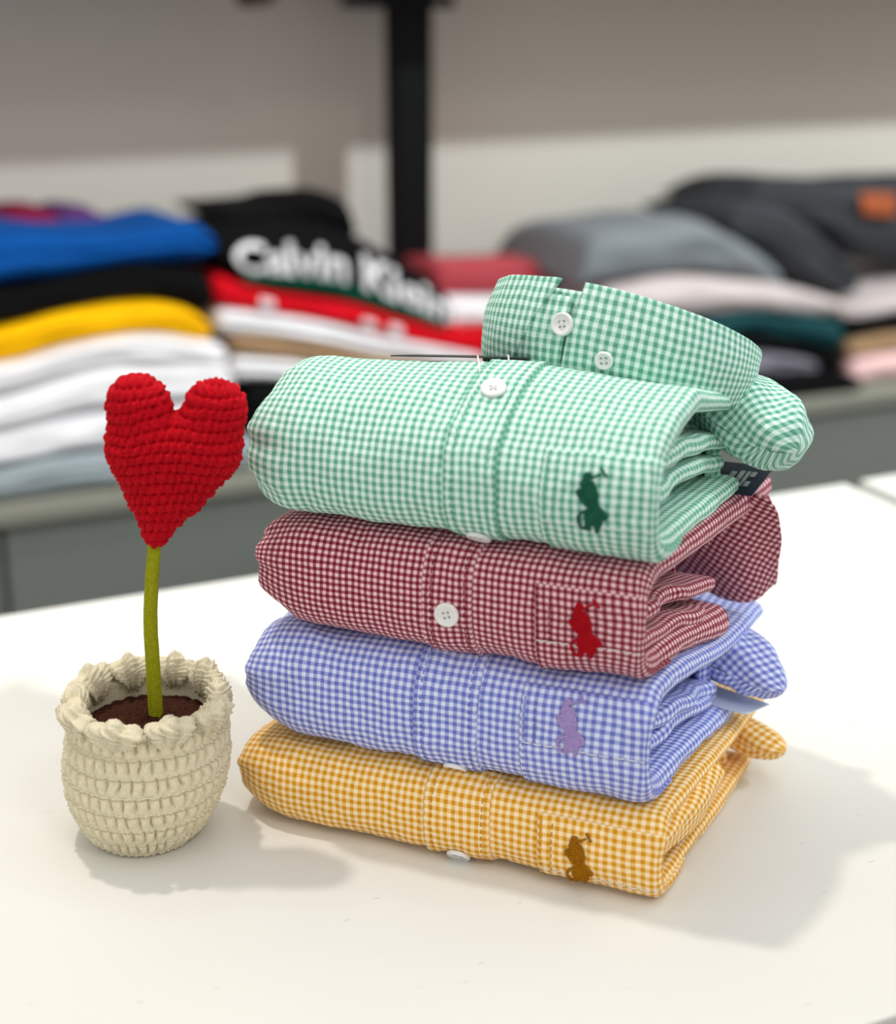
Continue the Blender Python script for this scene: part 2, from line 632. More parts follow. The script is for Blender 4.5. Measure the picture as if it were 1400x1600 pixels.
    def overlay(self, name, c0, c1, s0, s1, n=0.0009, shift=(0.0, 0.0), taper=0.0, seed=5, cuts=None, parent=None, mat=None):
        """a second layer of cloth sewn on: raised plate that follows the body"""
        nc = max(6, int((c1 - c0) / 0.0011))
        ns = max(6, int((s1 - s0) / 0.0011))
        e = 0.0004
        cu = np.concatenate([[c0 - e * 0.2], np.linspace(c0, c1, nc), [c1 + e * 0.2]])
        sv = np.concatenate([[s0 - e * 0.2], np.linspace(s0, s1, ns), [s1 + e * 0.2]])
        Cg, Sg = np.meshgrid(cu, sv, indexing='ij')
        wob = 0.0006 * vnoise(Sg * 60, Cg * 0 + seed, seed)
        Cw = Cg + wob
        Nn = np.full(Cg.shape, n) + 0.00035 * vnoise(Cg * 150, Sg * 150, seed + 9)
        Nn[0, :] = Nn[-1, :] = -0.0006
        Nn[:, 0] = Nn[:, -1] = -0.0006
        P = self.pt(Cw, Sg, Nn)
        uv = np.stack([Cg + shift[0], Sg + shift[1]], -1).reshape(-1, 2)
        return mesh_obj(name, P.reshape(-1, 3), gridf(len(cu), len(sv)), mat or self.mat, parent or self.root, uv)

    def stitches(self, name, lines, n, mat, length=0.0023, gap=0.0012, rad=0.00028, parent=None):
        V, F = [], []
        for (ca, sa, cb, sb) in lines:
            L = math.hypot(cb - ca, sb - sa)
            k = int(L / (length + gap))
            for i in range(k):
                t0 = (i * (length + gap)) / L
                t1 = t0 + length / L
                ts = np.linspace(t0, t1, 4)
                cc = ca + (cb - ca) * ts
                sss = sa + (sb - sa) * ts
                lift = n + np.array([-0.0003, 0.00025, 0.00025, -0.0003])
                pc = self.pt(cc, sss, lift)
                _, tu, tv, nr = self.frame(cc[1], sss[1], n)
                d = pc[-1] - pc[0]
                d /= np.linalg.norm(d)
                side = np.cross(nr, d)
                b = len(V)
                for q in pc:
                    for a in range(5):
                        an = 2 * PI * a / 5
                        V.append(q + rad * (math.cos(an) * side + math.sin(an) * nr))
                F += gridf(4, 5, wv=True, base=b)
        if V:
            o = mesh_obj(name, V, F, mat, parent or self.root)
            tag(o, kind='stuff')
            return o

    def button(self, c, s, n, tilt=(0, 0), dia=0.0112):
        p, tu, tv, nr = self.frame(c, s, n)
        return button_at(self.root, p, tu, tv, nr, dia)


def lathe(profile, seg, M3, origin):
    V = []
    for (r, z) in profile:
        for a in range(seg):
            an = 2 * PI * a / seg
            V.append(origin + M3 @ np.array([r * math.cos(an), r * math.sin(an), z]))
    return V, gridf(len(profile), seg, wv=True)


def button_at(root, p, tu, tv, nr, dia=0.0112):
    M3 = np.stack([tu, tv, nr], 1)
    r = dia / 2
    prof = [(0.00001, 0), (r * 0.9, 0), (r, 0.0006), (r, 0.0014), (r * 0.93, 0.0021), (r * 0.80, 0.0021), (r * 0.66, 0.0016),
            (r * 0.5, 0.00135), (0.00001, 0.00135)]
    V, F = lathe(prof, 40, M3, p)
    b = mesh_obj('button', V, F, M_button, root)
    V, F = [], []
    for k in range(4):
        a = PI / 4 + k * PI / 2 + 0.3
        o = p + M3 @ np.array([0.0015 * math.cos(a), 0.0015 * math.sin(a), 0.0])
        v, f = lathe([(0.00055, 0.0012), (0.00055, 0.00142), (0.00001, 0.00142)], 10, M3, o)
        F += [tuple(i + len(V) for i in q) for q in f]
        V += v
    h = mesh_obj('button_holes', V, F, M_hole, b)
    V, F = [], []
    for k in range(2):
        a = PI / 4 + k * PI / 2 + 0.3
        d = np.array([math.cos(a), math.sin(a), 0])
        sd = np.array([-d[1], d[0], 0])
        base = len(V)
        for t, zz in ((-1, 0.0013), (-0.5, 0.0019), (0.5, 0.0019), (1, 0.0013)):
            for an in range(6):
                q = d * 0.0015 * t + sd * 0.00028 * math.cos(an * PI / 3) + np.array([0, 0, zz + 0.00022 * math.sin(an * PI / 3)])
                V.append(p + M3 @ q)
        F += gridf(4, 6, wv=True, base=base)
    mesh_obj('thread', V, F, M_thread, b)
    return b


# the embroidered rider with a raised mallet on a horse, drawn on a 110 x 250 grid (y down)
EMB_POLYS = [
    [(20, 46), (24, 28), (34, 20), (45, 22), (52, 32), (50, 42), (46, 49), (60, 54), (70, 72), (76, 92), (79, 112), (77, 134),
     (88, 146), (101, 158), (108, 172), (106, 186), (97, 196), (91, 190), (92, 208), (84, 226), (80, 246), (64, 248), (66, 230),
     (58, 218), (52, 232), (50, 247), (34, 243), (31, 226), (34, 205), (28, 190), (33, 168), (40, 154), (28, 142), (14, 122), (4, 108),
     (0, 96), (6, 86), (20, 82), (14, 70), (17, 58)],
    [(36, 158), (40, 170), (24, 180), (17, 194), (18, 210), (26, 226), (35, 236), (28, 243), (14, 230), (6, 208), (7, 188), (18, 170)],
    [(45, 40), (78, 20), (82, 26), (52, 48)],
    [(72, 6), (80, 0), (100, 32), (92, 38)],
]


def in_poly(px, py, poly):
    x = np.array([q[0] for q in poly], float)
    y = np.array([q[1] for q in poly], float)
    ins = np.zeros(px.shape, bool)
    j = len(poly) - 1
    for i in range(len(poly)):
        cond = ((y[i] > py) != (y[j] > py)) & (px < (x[j] - x[i]) * (py - y[i]) / (y[j] - y[i] + 1e-12) + x[i])
        ins ^= cond
        j = i
    return ins


def emblem(sh, c_mid, s_top, height, n, mat, lean=0.0, parent=None):
    k = height / 250.0
    st = 2.2
    gx = np.arange(-4, 116, st)
    gy = np.arange(-4, 254, st)
    X, Y = np.meshgrid(gx, gy, indexing='ij')
    ins = np.zeros(X.shape, bool)
    for p in EMB_POLYS:
        ins |= in_poly(X, Y, p)
    core = ins.copy()
    core[1:-1, 1:-1] = ins[1:-1, 1:-1] & ins[:-2, 1:-1] & ins[2:, 1:-1] & ins[1:-1, :-2] & ins[1:-1, 2:]
    thread = np.sin((X * 0.5 + Y) * 0.55 + 2.0 * vnoise(X * 0.03, Y * 0.03, 3))
    H = np.where(core, n + 0.0009 + 0.00035 * thread + 0.0003 * vnoise(X * 0.09, Y * 0.09, 8), n + 0.0001)
    used = {}
    V, F = [], []
    Cg = c_mid + 0.002 + (X - 52) * k * 1.15 + lean * (Y - 125) * k
    Sg = s_top - Y * k
    P = sh.pt(Cg, Sg, H)

    def vid(i, j):
        if (i, j) not in used:
            used[(i, j)] = len(V)
            V.append(P[i, j])
        return used[(i, j)]
    for i in range(len(gx) - 1):
        for j in range(len(gy) - 1):
            if int(ins[i, j]) + int(ins[i + 1, j]) + int(ins[i, j + 1]) + int(ins[i + 1, j + 1]) >= 3:
                F.append((vid(i, j), vid(i, j + 1), vid(i + 1, j + 1), vid(i + 1, j)))
    return mesh_obj('embroidered_emblem', V, F, mat, parent or sh.root)


def slab_layer(sh, name, x_edge, y0, y1, zmid, th, wave=0.002, seed=1, x_in=0.09, uvrot=False):
    """an inner folded layer: rounded lip on the right, running front to back inside the shirt.
    zmid: list of (y, z) control heights"""
    ny = 60
    yy = np.linspace(y0, y1, ny)
    ctrl = np.array(zmid, float)
    zz = np.interp(yy, ctrl[:, 0], ctrl[:, 1])
    k = np.ones(9) / 9
    zz = np.convolve(np.pad(zz, 4, mode='edge'), k, 'valid')
    V, UV = [], []
    ang = np.linspace(PI / 2, -PI / 2, 15)
    for i, y in enumerate(yy):
        t = (y - y0) / (y1 - y0)
        cap = 1.0
        capb = math.sqrt(max(0.02, 1 - max(0, (t - 0.9) / 0.1) ** 2))
        h = th / 2 * max(cap, 0.15) * capb
        xe = x_edge + wave * vnoise(y * 45, seed * 1.7, seed) + sh.flare * max(y, 0) - 0.004 * (1 - capb)
        z = zz[i] + wave * 0.5 * vnoise(y * 60, seed * 3.1, seed + 1)
        row = [(xe - x_in, z + h)] + [(xe - 0.03, z + h * 1.03)] + [(xe - h * 0.9 + h * 0.9 * math.cos(a), z + h * math.sin(a)) for a in ang] + [(xe - 0.03, z - h * 1.03), (xe - x_in, z - h)]
        L = 0
        for j, (x, zq) in enumerate(row):
            if j:
                L += math.hypot(x - row[j - 1][0], zq - row[j - 1][1])
            nzv = 0.0006 * vnoise(y * 120, L * 140, seed + 5)
            V.append((x + nzv, y, zq + nzv))
            UV.append((L, y))
    m = len(row)
    return mesh_obj(name, V, gridf(ny, m, flip=True), sh.mat, sh.root, UV)


def patch(sh, name, ctrl, thick=0.0012, nu=36, nv=36, seed=1, amp=0.0006, rot=0.0, parent=None, mat=None):
    """cloth piece through a grid of control points (rows x cols)"""
    ctrl = np.asarray(ctrl, float)
    r, c = ctrl.shape[:2]
    tu = np.linspace(0, r - 1, nu)
    tv = np.linspace(0, c - 1, nv)
    A = np.stack([crom(ctrl[:, j], tu) for j in range(c)], 1)       # nu x c x 3
    B = np.stack([crom(A[i], tv) for i in range(nu)], 0)            # nu x nv x 3
    du = np.cumsum(np.concatenate([np.zeros((1, nv)), np.linalg.norm(np.diff(B, axis=0), axis=-1)]), 0)
    dv = np.cumsum(np.concatenate([np.zeros((nu, 1)), np.linalg.norm(np.diff(B, axis=1), axis=-1)], 1), 1)
    # even out so the check stays regular
    du = du.mean(1, keepdims=True) * np.ones((1, nv)) * 0.5 + du * 0.5
    dv = dv.mean(0, keepdims=True) * np.ones((nu, 1)) * 0.5 + dv * 0.5
    B = B + amp * np.stack([vnoise(du * 90, dv * 90, seed), vnoise(du * 80 + 5, dv * 80, seed + 1), vnoise(du * 90, dv * 90 + 9, seed + 2)], -1)
    cr, sr = math.cos(rot), math.sin(rot)
    uv = np.stack([du * cr - dv * sr, du * sr + dv * cr], -1).reshape(-1, 2)
    o = mesh_obj(name, B.reshape(-1, 3), gridf(nu, nv), mat or sh.mat, parent or sh.root, uv)
    if thick:
        m = o.modifiers.new('cloth_thickness', 'SOLIDIFY')
        m.thickness = thick
        m.offset = 0
    return o


def tube(sh, name, path, radii, squash=(1.0, 1.0), seg=36, n=60, seed=1, amp=0.0008, folds=0, mat=None, parent=None, uvrot=0.0, cap=0.25):
    """soft rolled cloth along a path with round end"""
    path = np.asarray(path, float)
    t = np.sin(np.linspace(0, PI / 2, n)) * (len(path) - 1)
    P = crom(path, t)
    rad = np.interp(t, np.arange(len(path)), radii)
    u = t / t[-1]
    cp = np.where(u > 1 - cap, np.sqrt(np.clip(1 - ((u - (1 - cap)) / cap) ** 2, 0.0004, 1)), 1.0)
    T = np.gradient(P, axis=0)
    T /= np.linalg.norm(T, axis=1)[:, None]
    up = np.array([0, 0, 1.0])
    V, UV = [], []
    L = np.concatenate([[0], np.cumsum(np.linalg.norm(np.diff(P, axis=0), axis=1))])
    for i in range(n):
        side = np.cross(T[i], up)
        side /= np.linalg.norm(side)
        upv = np.cross(side, T[i])
        for a in range(seg + 1):
            an = 2 * PI * a / seg
            rr = rad[i] * cp[i] * (1 + folds * 0.12 * math.sin(an * 5 + L[i] * 120 + seed))
            arc = an * rad[i] * (0.35 + 0.65 * cp[i])
            rr += amp * float(vnoise(arc * 110, L[i] * 80, seed)) * cp[i]
            V.append(P[i] + side * math.cos(an) * rr * squash[0] + upv * math.sin(an) * rr * squash[1])
            UV.append((L[i] * math.cos(uvrot) - arc * math.sin(uvrot), L[i] * math.sin(uvrot) + arc * math.cos(uvrot)))
    return mesh_obj(name, V, gridf(n, seg + 1), mat or sh.mat, parent or sh.root, UV)


# ---- the four shirts, bottom to top (local x runs along the front edge, y to the back)
yel = Shirt('folded_shirt', 'yellow gingham shirt with gold emblem, lowest of the folded stack', G_yellow, 0.0006, 0.0412, -0.007, 0.2035,
            -0.009, 0.017, 2.6, 0.150, 0.132, 0.0085, 0.10, 11, 0.42, 0.03, tz=(0, -0.006))
blu = Shirt('folded_shirt', 'blue gingham shirt with lilac emblem, above the yellow shirt', G_blue, 0.0416, 0.0985, -0.002, 0.1955,
            -0.006, 0.022, 2.4, 0.155, 0.115, 0.0115, 0.12, 21, 0.42, 0.032, tz=(0, -0.016), bz=(0, -0.006))
red = Shirt('folded_shirt', 'burgundy gingham shirt with red emblem, below the green shirt', G_red, 0.0989, 0.1535, 0.005, 0.1905,
            -0.005, 0.022, 2.4, 0.150, 0.100, 0.0120, 0.16, 31, 0.42, 0.032, bz=(0, -0.016))
gre = Shirt('folded_shirt', 'green gingham shirt with upright buttoned collar, topmost of the stack', G_green, 0.1539, 0.2190, 0.005, 0.1945,
            -0.007, 0.027, 2.35, 0.150, 0.110, 0.0110, 0.10, 41, 0.24, 0.024, ryt=0.062, zmid=0.180, slope=0.27, hump=0.0045)
shirts = {'yel': yel, 'blu': blu, 'red': red, 'gre': gre}
for s_ in shirts.values():
    s_.body()

OFF = 0.0013


def dress(sh, pl, pr, ztop_line, pk_l, z_pk, z_hem, emb_x, emb_top, emb_h, emb_mat, buttons, thread, s_end=None, dark=None):
    cl, cr_ = sh.c_of(pl), sh.c_of(pr)
    se = s_end if s_end is not None else 0.045
    smin = max(sh.smin + 0.01, -0.05)
    pk = sh.overlay('placket', cl, cr_, smin, se, OFF, (0.0013, 0.0019), seed=sh.seed)
    sh.stitches('placket_stitching', [(cl + 0.0035, smin, cl + 0.0035, se), (cr_ - 0.0035, smin, cr_ - 0.0035, se)], OFF + 0.0001, thread)
    c0 = sh.c_of(pk_l)
    s_t = sh.s_at_z(z_pk)
    s_h = sh.s_at_z(z_hem)
    c1 = sh.w + 0.0075
    pocket = sh.overlay('pocket', c0, c1, smin, s_t, OFF, (0.0009, 0.0006), seed=sh.seed + 3)
    sh.stitches('pocket_stitching', [(c0 + 0.0015, smin, c0 + 0.0015, s_t - 0.001), (c0 + 0.0065, s_h, c0 + 0.0065, s_t - 0.001)], OFF + 0.0001, thread, parent=pocket)
    sh.stitches('hem_stitching', [(c0 + 0.001, s_h, c1 - 0.001, s_h)], OFF + 0.0001, M_thread, length=0.0042, gap=0.0007, parent=pocket)
    e = emblem(sh, sh.c_of(emb_x), sh.s_at_z(emb_top), emb_h, OFF + 0.0002, emb_mat, parent=pocket)
    for (bx_, bs) in buttons:
        sh.button(sh.c_of(bx_), bs, OFF - 0.0002)


Th_green = plain('green_sewing_thread', (120, 190, 165), 0.7, 0.2)
Th_red = plain('burgundy_sewing_thread', (120, 40, 56), 0.7, 0.2)
Th_blue = plain('blue_sewing_thread', (110, 118, 180), 0.7, 0.2)
Th_yel = plain('yellow_sewing_thread', (196, 140, 40), 0.7, 0.2)
dress(yel, 0.0945, 0.1255, 0, 0.1485, 0.0345, 0.0085, 0.1655, 0.0305, 0.0275, E_gold, [(0.1095, yel.s_at_z(0.0045))], Th_yel, 0.03)
dress(blu, 0.0885, 0.118, 0, 0.1385, 0.0925, 0.068, 0.159, 0.0915, 0.028, E_lilac, [(0.105, blu.s_at_z(0.0455))], Th_blue, 0.045)
dress(red, 0.093, 0.1155, 0, 0.144, 0.141, 0.117, 0.1635, 0.1385, 0.028, E_red, [(0.1045, red.s_at_z(0.1225))], Th_red, 0.04)
dress(gre, 0.103, 0.126, 0, 0.146, 0.2, 0.1715, 0.1655, 0.1955, 0.0275, E_green,
      [(0.1155, gre.s_at_z(0.158)), (0.114, gre.s_at_z(0.2145))], Th_green, 0.088)

# inner folded layers seen in the open right ends
slab_layer(gre, 'folded_layer', 0.1885, 0.002, 0.125, [(0.012, 0.191), (0.06, 0.189), (0.125, 0.176)], 0.0085, 0.0025, 3)
slab_layer(gre, 'folded_layer', 0.1870, 0.002, 0.110, [(0.010, 0.179), (0.06, 0.177), (0.11, 0.169)], 0.0080, 0.0025, 4)
slab_layer(red, 'folded_layer', 0.1835, 0.003, 0.105, [(0.012, 0.127), (0.05, 0.122), (0.105, 0.110)], 0.0080, 0.0025, 5)
slab_layer(red, 'folded_layer', 0.1870, 0.003, 0.085, [(0.012, 0.1165), (0.05, 0.110), (0.085, 0.103)], 0.0075, 0.003, 6)
slab_layer(blu, 'folded_layer', 0.1890, 0.002, 0.110, [(0.012, 0.073), (0.05, 0.068), (0.11, 0.053)], 0.0085, 0.003, 7)
slab_layer(blu, 'folded_layer', 0.1890, 0.002, 0.120, [(0.012, 0.062), (0.05, 0.060), (0.12, 0.046)], 0.0080, 0.003, 8)
slab_layer(yel, 'folded_layer', 0.1950, -0.002, 0.120, [(0.008, 0.0245), (0.05, 0.0245), (0.12, 0.020)], 0.0085, 0.0025, 9)
slab_layer(yel, 'folded_layer', 0.1930, -0.002, 0.120, [(0.008, 0.0145), (0.05, 0.0145), (0.12, 0.0125)], 0.0065, 0.0025, 10)

# the folded-in back of each shirt closes the packet behind the layers
for sh_, yb_, zt_ in ((gre, 0.112, 0.197), (red, 0.102, 0.143), (blu, 0.112, 0.078), (yel, 0.124, 0.033)):
    zb_ = sh_.z0 + 0.004 + min(0, sh_.bz[1])
    zm_ = (zb_ + zt_) / 2
    xl_, xr_ = sh_.xl + 0.012, sh_.xr - (0.018 if sh_ is red else 0.006)
    patch(sh_, 'back_fold', [[(xl_, yb_ - 0.012, z), (xl_ * 0.5 + xr_ * 0.5, yb_, z), (xr_, yb_, z), (xr_ + 0.003, yb_ - 0.010, z)] for z in (zb_, zm_, zt_)], 0.002, seed=sh_.seed + 6)

# backs: collars, yokes and cuffs squeezed out behind
patch(red, 'collar_leaf', [
    [(0.140, 0.122, 0.150), (0.185, 0.117, 0.1515), (0.2185, 0.121, 0.1505)],
    [(0.145, 0.137, 0.128), (0.193, 0.126, 0.124), (0.2235, 0.131, 0.130)],
    [(0.150, 0.150, 0.100), (0.203, 0.138, 0.0885), (0.2205, 0.143, 0.099)]], 0.0022, seed=4, rot=0.6)
patch(blu, 'collar_leaf', [
    [(0.100, 0.168, 0.050), (0.155, 0.166, 0.045), (0.197, 0.158, 0.042)],
    [(0.100, 0.172, 0.074), (0.150, 0.170, 0.074), (0.191, 0.162, 0.062)],
    [(0.105, 0.175, 0.094), (0.145, 0.172, 0.094), (0.175, 0.167, 0.082)]], 0.0022, seed=6, rot=0.3)
tube(blu, 'rolled_yoke', [(0.11, 0.150, 0.060), (0.17, 0.140, 0.063), (0.205, 0.125, 0.064), (0.233, 0.112, 0.055)],
     [0.014, 0.015, 0.0155, 0.0135], (1.1, 0.95), seed=3, folds=0.5, uvrot=0.3, cap=0.3)
tube(yel, 'rolled_collar', [(0.12, 0.150, 0.020), (0.18, 0.142, 0.022), (0.205, 0.132, 0.021), (0.235, 0.118, 0.020)],
     [0.012, 0.0115, 0.0085, 0.0115], (1.1, 0.95), seed=5, folds=0.5, uvrot=0.2, cap=0.28)
tube(gre, 'rolled_yoke', [(0.11, 0.150, 0.195), (0.17, 0.138, 0.198), (0.200, 0.118, 0.193), (0.222, 0.103, 0.1850), (0.2335, 0.095, 0.181)],
     [0.014, 0.017, 0.0185, 0.0180, 0.0160], (1.1, 1.0), seed=8, folds=0.6, uvrot=0.2, cap=0.34)
# a loose cuff folded into the open end of the yellow shirt
patch(yel, 'cuff', [
    [(0.186, -0.004, 0.032), (0.196, -0.002, 0.0315), (0.2010, 0.001, 0.028), (0.2000, 0.004, 0.017)],
    [(0.190, 0.034, 0.0345), (0.204, 0.036, 0.0335), (0.2105, 0.040, 0.028), (0.2085, 0.044, 0.015)],
    [(0.192, 0.066, 0.037), (0.207, 0.068, 0.0355), (0.2140, 0.070, 0.030), (0.2120, 0.072, 0.020)]], 0.0016, seed=9, rot=0.2)

# ---- green shirt collar: band standing up in a ring, leaf buttoned down in front
CX, CY, CA, CB = 0.143, 0.105, 0.060, 0.046


def ring(th, f, dr=0.0):
    """th: angle (front = -90 deg); f 0 bottom .. 1 top; dr radial offset"""
    th = np.asarray(th, float)
    f = np.asarray(f, float)
    x0 = CX + (CA + dr) * np.cos(th)
    y0 = CY + (CB + dr) * np.sin(th)
    zt = np.maximum(0.232 - 0.146 * (x0 - CX) - 0.51 * (y0 - CY), 0.2225 - 0.05 * (x0 - CX))
    zb = np.minimum(0.2125 - 0.22 * np.maximum(x0 - CX, 0) - 0.12 * np.maximum(y0 - CY, 0), zt - 0.01)
    z = zb + (zt - zb) * f
    x = x0 + 0.006 * f
    y = y0 + 0.004 * f - 0.003 * np.sin(PI * f) * np.sin(th) * -1
    bulge = 0.0025 * np.sin(PI * f)
    x = x + bulge * np.cos(th)
    y = y + bulge * np.sin(th)
    return np.stack(np.broadcast_arrays(x, y, z), -1)


def ring_band(name, th0, th1, f0, f1, dr, slant0=0.0, slant1=0.0, parent=None, seed=1, thick=0.0014):
    nt_, nf = 150, 26
    F_ = np.linspace(0, 1, nf)
    T_ = np.linspace(0, 1, nt_)
    Tg, Fg = np.meshgrid(T_, F_, indexing='ij')
    th = th0 + slant0 * (1 - Fg) + (th1 + slant1 * (1 - Fg) - th0 - slant0 * (1 - Fg)) * Tg
    f = f0 + (f1 - f0) * Fg
    wob = 0.0005 * vnoise(Tg * 14, Fg * 3, seed)
    P = ring(th, f, dr + wob)
    arc = 0.058 * th
    uv = np.stack([arc, f * 0.040], -1).reshape(-1, 2)
    o = mesh_obj(name, P.reshape(-1, 3), gridf(nt_, nf), G_green, parent or gre.root, uv)
    m = o.modifiers.new('cloth_thickness', 'SOLIDIFY')
    m.thickness = thick
    m.offset = 0
    return o


collar = ring_band('collar_stand', R(-238), R(98), -0.05, 0.93, -0.0020, seed=2)
ring_band('collar_leaf', R(-96), R(96), 0.02, 1.0, 0.0014, R(-4), 0, seed=3, thick=0.0018)
ring_band('collar_leaf', R(-240), R(-107), 0.02, 1.0, 0.0014, 0, R(-20), seed=4, thick=0.0018)
ring_band('collar_tab', R(-124), R(-100), 0.02, 0.86, 0.0006, R(-3), 0, seed=5, thick=0.0014)


def ring_button(thd, f, dr, dia):
    th = R(thd)
    p = ring(th, f, dr)
    tu = ring(th + 0.02, f, dr) - ring(th - 0.02, f, dr)
    tv = ring(th, f + 0.03, dr) - ring(th, f - 0.03, dr)
    tu /= np.linalg.norm(tu)
    nr = np.cross(tu, tv)
    nr /= np.linalg.norm(nr)
    tv = np.cross(nr, tu)
    button_at(gre.root, p, tu, tv, nr, dia)


ring_button(-101, 0.60, 0.0014, 0.0105)
ring_button(-82, 0.34, 0.0026, 0.0082)

# dark swing tag tucked under the collar, with its white cord
tag_root = empty('swing_tag', ST)
tag(tag_root, 'thin dark card tag lying on the green shirt beside its collar', 'tag')
M_card = plain('dark_card', (48, 54, 52), 0.4, 0.4)
v = np.array([(0.056, 0.047, 0.2203), (0.121, 0.047, 0.2248), (0.112, 0.088, 0.2155), (0.052, 0.088, 0.2115)])
v = np.vstack([v, v + [0, 0, 0.0006]])
mesh_obj('card', v, [(0, 3, 2, 1), (4, 5, 6, 7), (0, 1, 5, 4), (1, 2, 6, 5), (2, 3, 7, 6), (3, 0, 4, 7)], M_card, tag_root, smooth=False)


class _P:
    pass


stub = _P()
stub.root = tag_root
stub.mat = M_thread
tube(stub, 'cord', [(0.098, 0.047, 0.2242), (0.100, 0.043, 0.2225), (0.103, 0.036, 0.2215), (0.108, 0.027, 0.2175), (0.112, 0.027, 0.2172)],
     [0.00035] * 5, seg=6, n=40, amp=0, mat=M_thread, cap=0.02)
tube(stub, 'cord', [(0.112, 0.048, 0.2255), (0.114, 0.044, 0.2235), (0.118, 0.040, 0.2225), (0.121, 0.041, 0.2215)],
     [0.00035] * 4, seg=6, n=30, amp=0, mat=M_thread, cap=0.02)

# navy printed card under the back of the green shirt
nav = empty('printed_card', ST)
tag(nav, 'navy blue card with pale print between the green and burgundy shirts', 'tag')
M_navy = plain('navy_card', (18, 23, 50), 0.35, 0.4)
M_print = plain('pale_print', (150, 152, 152), 0.5, 0.3)


def card_quad(a, b, c, d, t=0.0007):
    q = np.array([a, b, c, d], float)
    n = np.cross(q[1] - q[0], q[3] - q[0])
    n /= np.linalg.norm(n)
    return np.vstack([q, q + n * t])


QF = [(0, 3, 2, 1), (4, 5, 6, 7), (0, 1, 5, 4), (1, 2, 6, 5), (2, 3, 7, 6), (3, 0, 4, 7)]
qa, qb, qc, qd = [np.array(p) for p in ((0.150, 0.108, 0.1545), (0.2130, 0.104, 0.1550), (0.2190, 0.126, 0.1630), (0.152, 0.130, 0.1620))]
mesh_obj('card', card_quad(qa, qb, qc, qd), QF, M_navy, nav, smooth=False)
for (u0, u1, v0, v1) in ((0.80, 0.835, 0.25, 0.75), (0.85, 0.875, 0.25, 0.75), (0.885, 0.92, 0.25, 0.42), (0.885, 0.92, 0.58, 0.75), (0.74, 0.78, 0.3, 0.7)):
    def bl(u, v_):
        return (qa * (1 - u) + qb * u) * (1 - v_) + (qd * (1 - u) + qc * u) * v_ + np.array([0, -0.0004, 0.0007])
    mesh_obj('print', card_quad(bl(u0, v0), bl(u1, v0), bl(u1, v1), bl(u0, v1), 0.0002), QF, M_print, nav, smooth=False)

# pale card sticking out of the back of the blue shirt
pale = tag(mesh_obj('backing_card', card_quad((0.150, 0.110, 0.0480), (0.2180, 0.100, 0.0455), (0.2260, 0.118, 0.0440), (0.152, 0.135, 0.0500)), QF,
                    plain('pale_blue_card', (206, 216, 232), 0.5, 0.3), smooth=False), 'pale blue backing card poking out behind the blue shirt', 'card')
pale.matrix_world = ST

# ------------------------------------------------------------------ crocheted heart plant
POT = Matrix.Translation((-0.1435, 0.640, 0.0))
plant = empty('crocheted_plant', POT)
tag(plant, 'crocheted red heart on a green stem in a cream crocheted pot', 'ornament')


def stitch_height(u, v, lean=0.25):
    """u,v in stitch units; two leaning lobes per cell like a crochet V"""
    row = np.floor(v)
    fv = v - row
    uu = u + 0.5 * (row % 2) + lean * (fv - 0.5)
    fu = uu - np.floor(uu)
    a = np.clip(1 - ((fu - 0.5) / 0.52) ** 2, 0, 1)
    bb = np.clip(1 - ((fv - 0.5) / 0.52) ** 2, 0, 1)
    return np.sqrt(a) * 0.55 + 0.45 * np.sqrt(bb) * np.sqrt(a) + 0.35 * np.sqrt(bb) - 0.3


# pot body
def pot_r(z):
    zz = np.array([0.0, 0.003, 0.008, 0.017, 0.028, 0.040, 0.051, 0.060, 0.066])
    rr = np.array([0.0225, 0.0265, 0.0300, 0.0345, 0.0375, 0.0385, 0.0374, 0.0362, 0.0355])
    return np.interp(z, zz, rr)


nz_, na_ = 190, 420
zs = np.linspace(0.0008, 0.0660, nz_)
rb = pot_r(zs)
kk = np.ones(15) / 15
rb = np.convolve(np.pad(rb, 7, mode='edge'), kk, 'valid')
an = np.linspace(0, 2 * PI, na_, endpoint=False)
Z, A = np.meshgrid(zs, an, indexing='ij')
RR = np.repeat(rb[:, None], na_, 1)
rowh = 0.0092
nst = 42
vv = (Z - 0.002) / rowh + A / (2 * PI) * 0.0
uu = A / (2 * PI) * nst + 0.15 * vnoise(A * 6, Z * 200, 4)
row = np.floor(vv)
fv = vv - row
un = uu + 0.37 * row + 0.30 * (fv - 0.5) ** 2 + 0.16 * fv
fu = un - np.floor(un)
post_h = np.sqrt(np.clip(1 - ((fu - 0.5) / 0.50) ** 2, 0, 1)) * np.clip(1 - ((fv - 0.45) / 0.62) ** 2, 0, 1)
chain = np.exp(-((fv - 0.93) / 0.10) ** 2) + np.exp(-((fv + 0.07) / 0.10) ** 2)
groove = np.exp(-((fv - 0.80) / 0.05) ** 2)
slit = (np.exp(-(fu / 0.09) ** 2) + np.exp(-((fu - 1) / 0.09) ** 2)) * sstep(0.10, 0.3, fv) * sstep(0.85, 0.6, fv)
fib = 0.12 * np.sin((fu * 3.0 + fv * 1.2) * 2 * PI)
disp = 0.0026 * post_h + 0.0017 * chain * (0.75 + 0.25 * np.sin(uu * 4 * PI)) - 0.0012 * groove - 0.0016 * slit + 0.0004 * fib * post_h
disp += 0.0005 * vnoise(A * 9, Z * 220, 9)
RR = RR + disp - 0.0018
lean_x = 0.006 * (Z / 0.074)
V = np.stack([RR * np.cos(A) + lean_x, RR * np.sin(A), Z], -1).reshape(-1, 3)
Fp = gridf(nz_, na_, wv=True, flip=True)
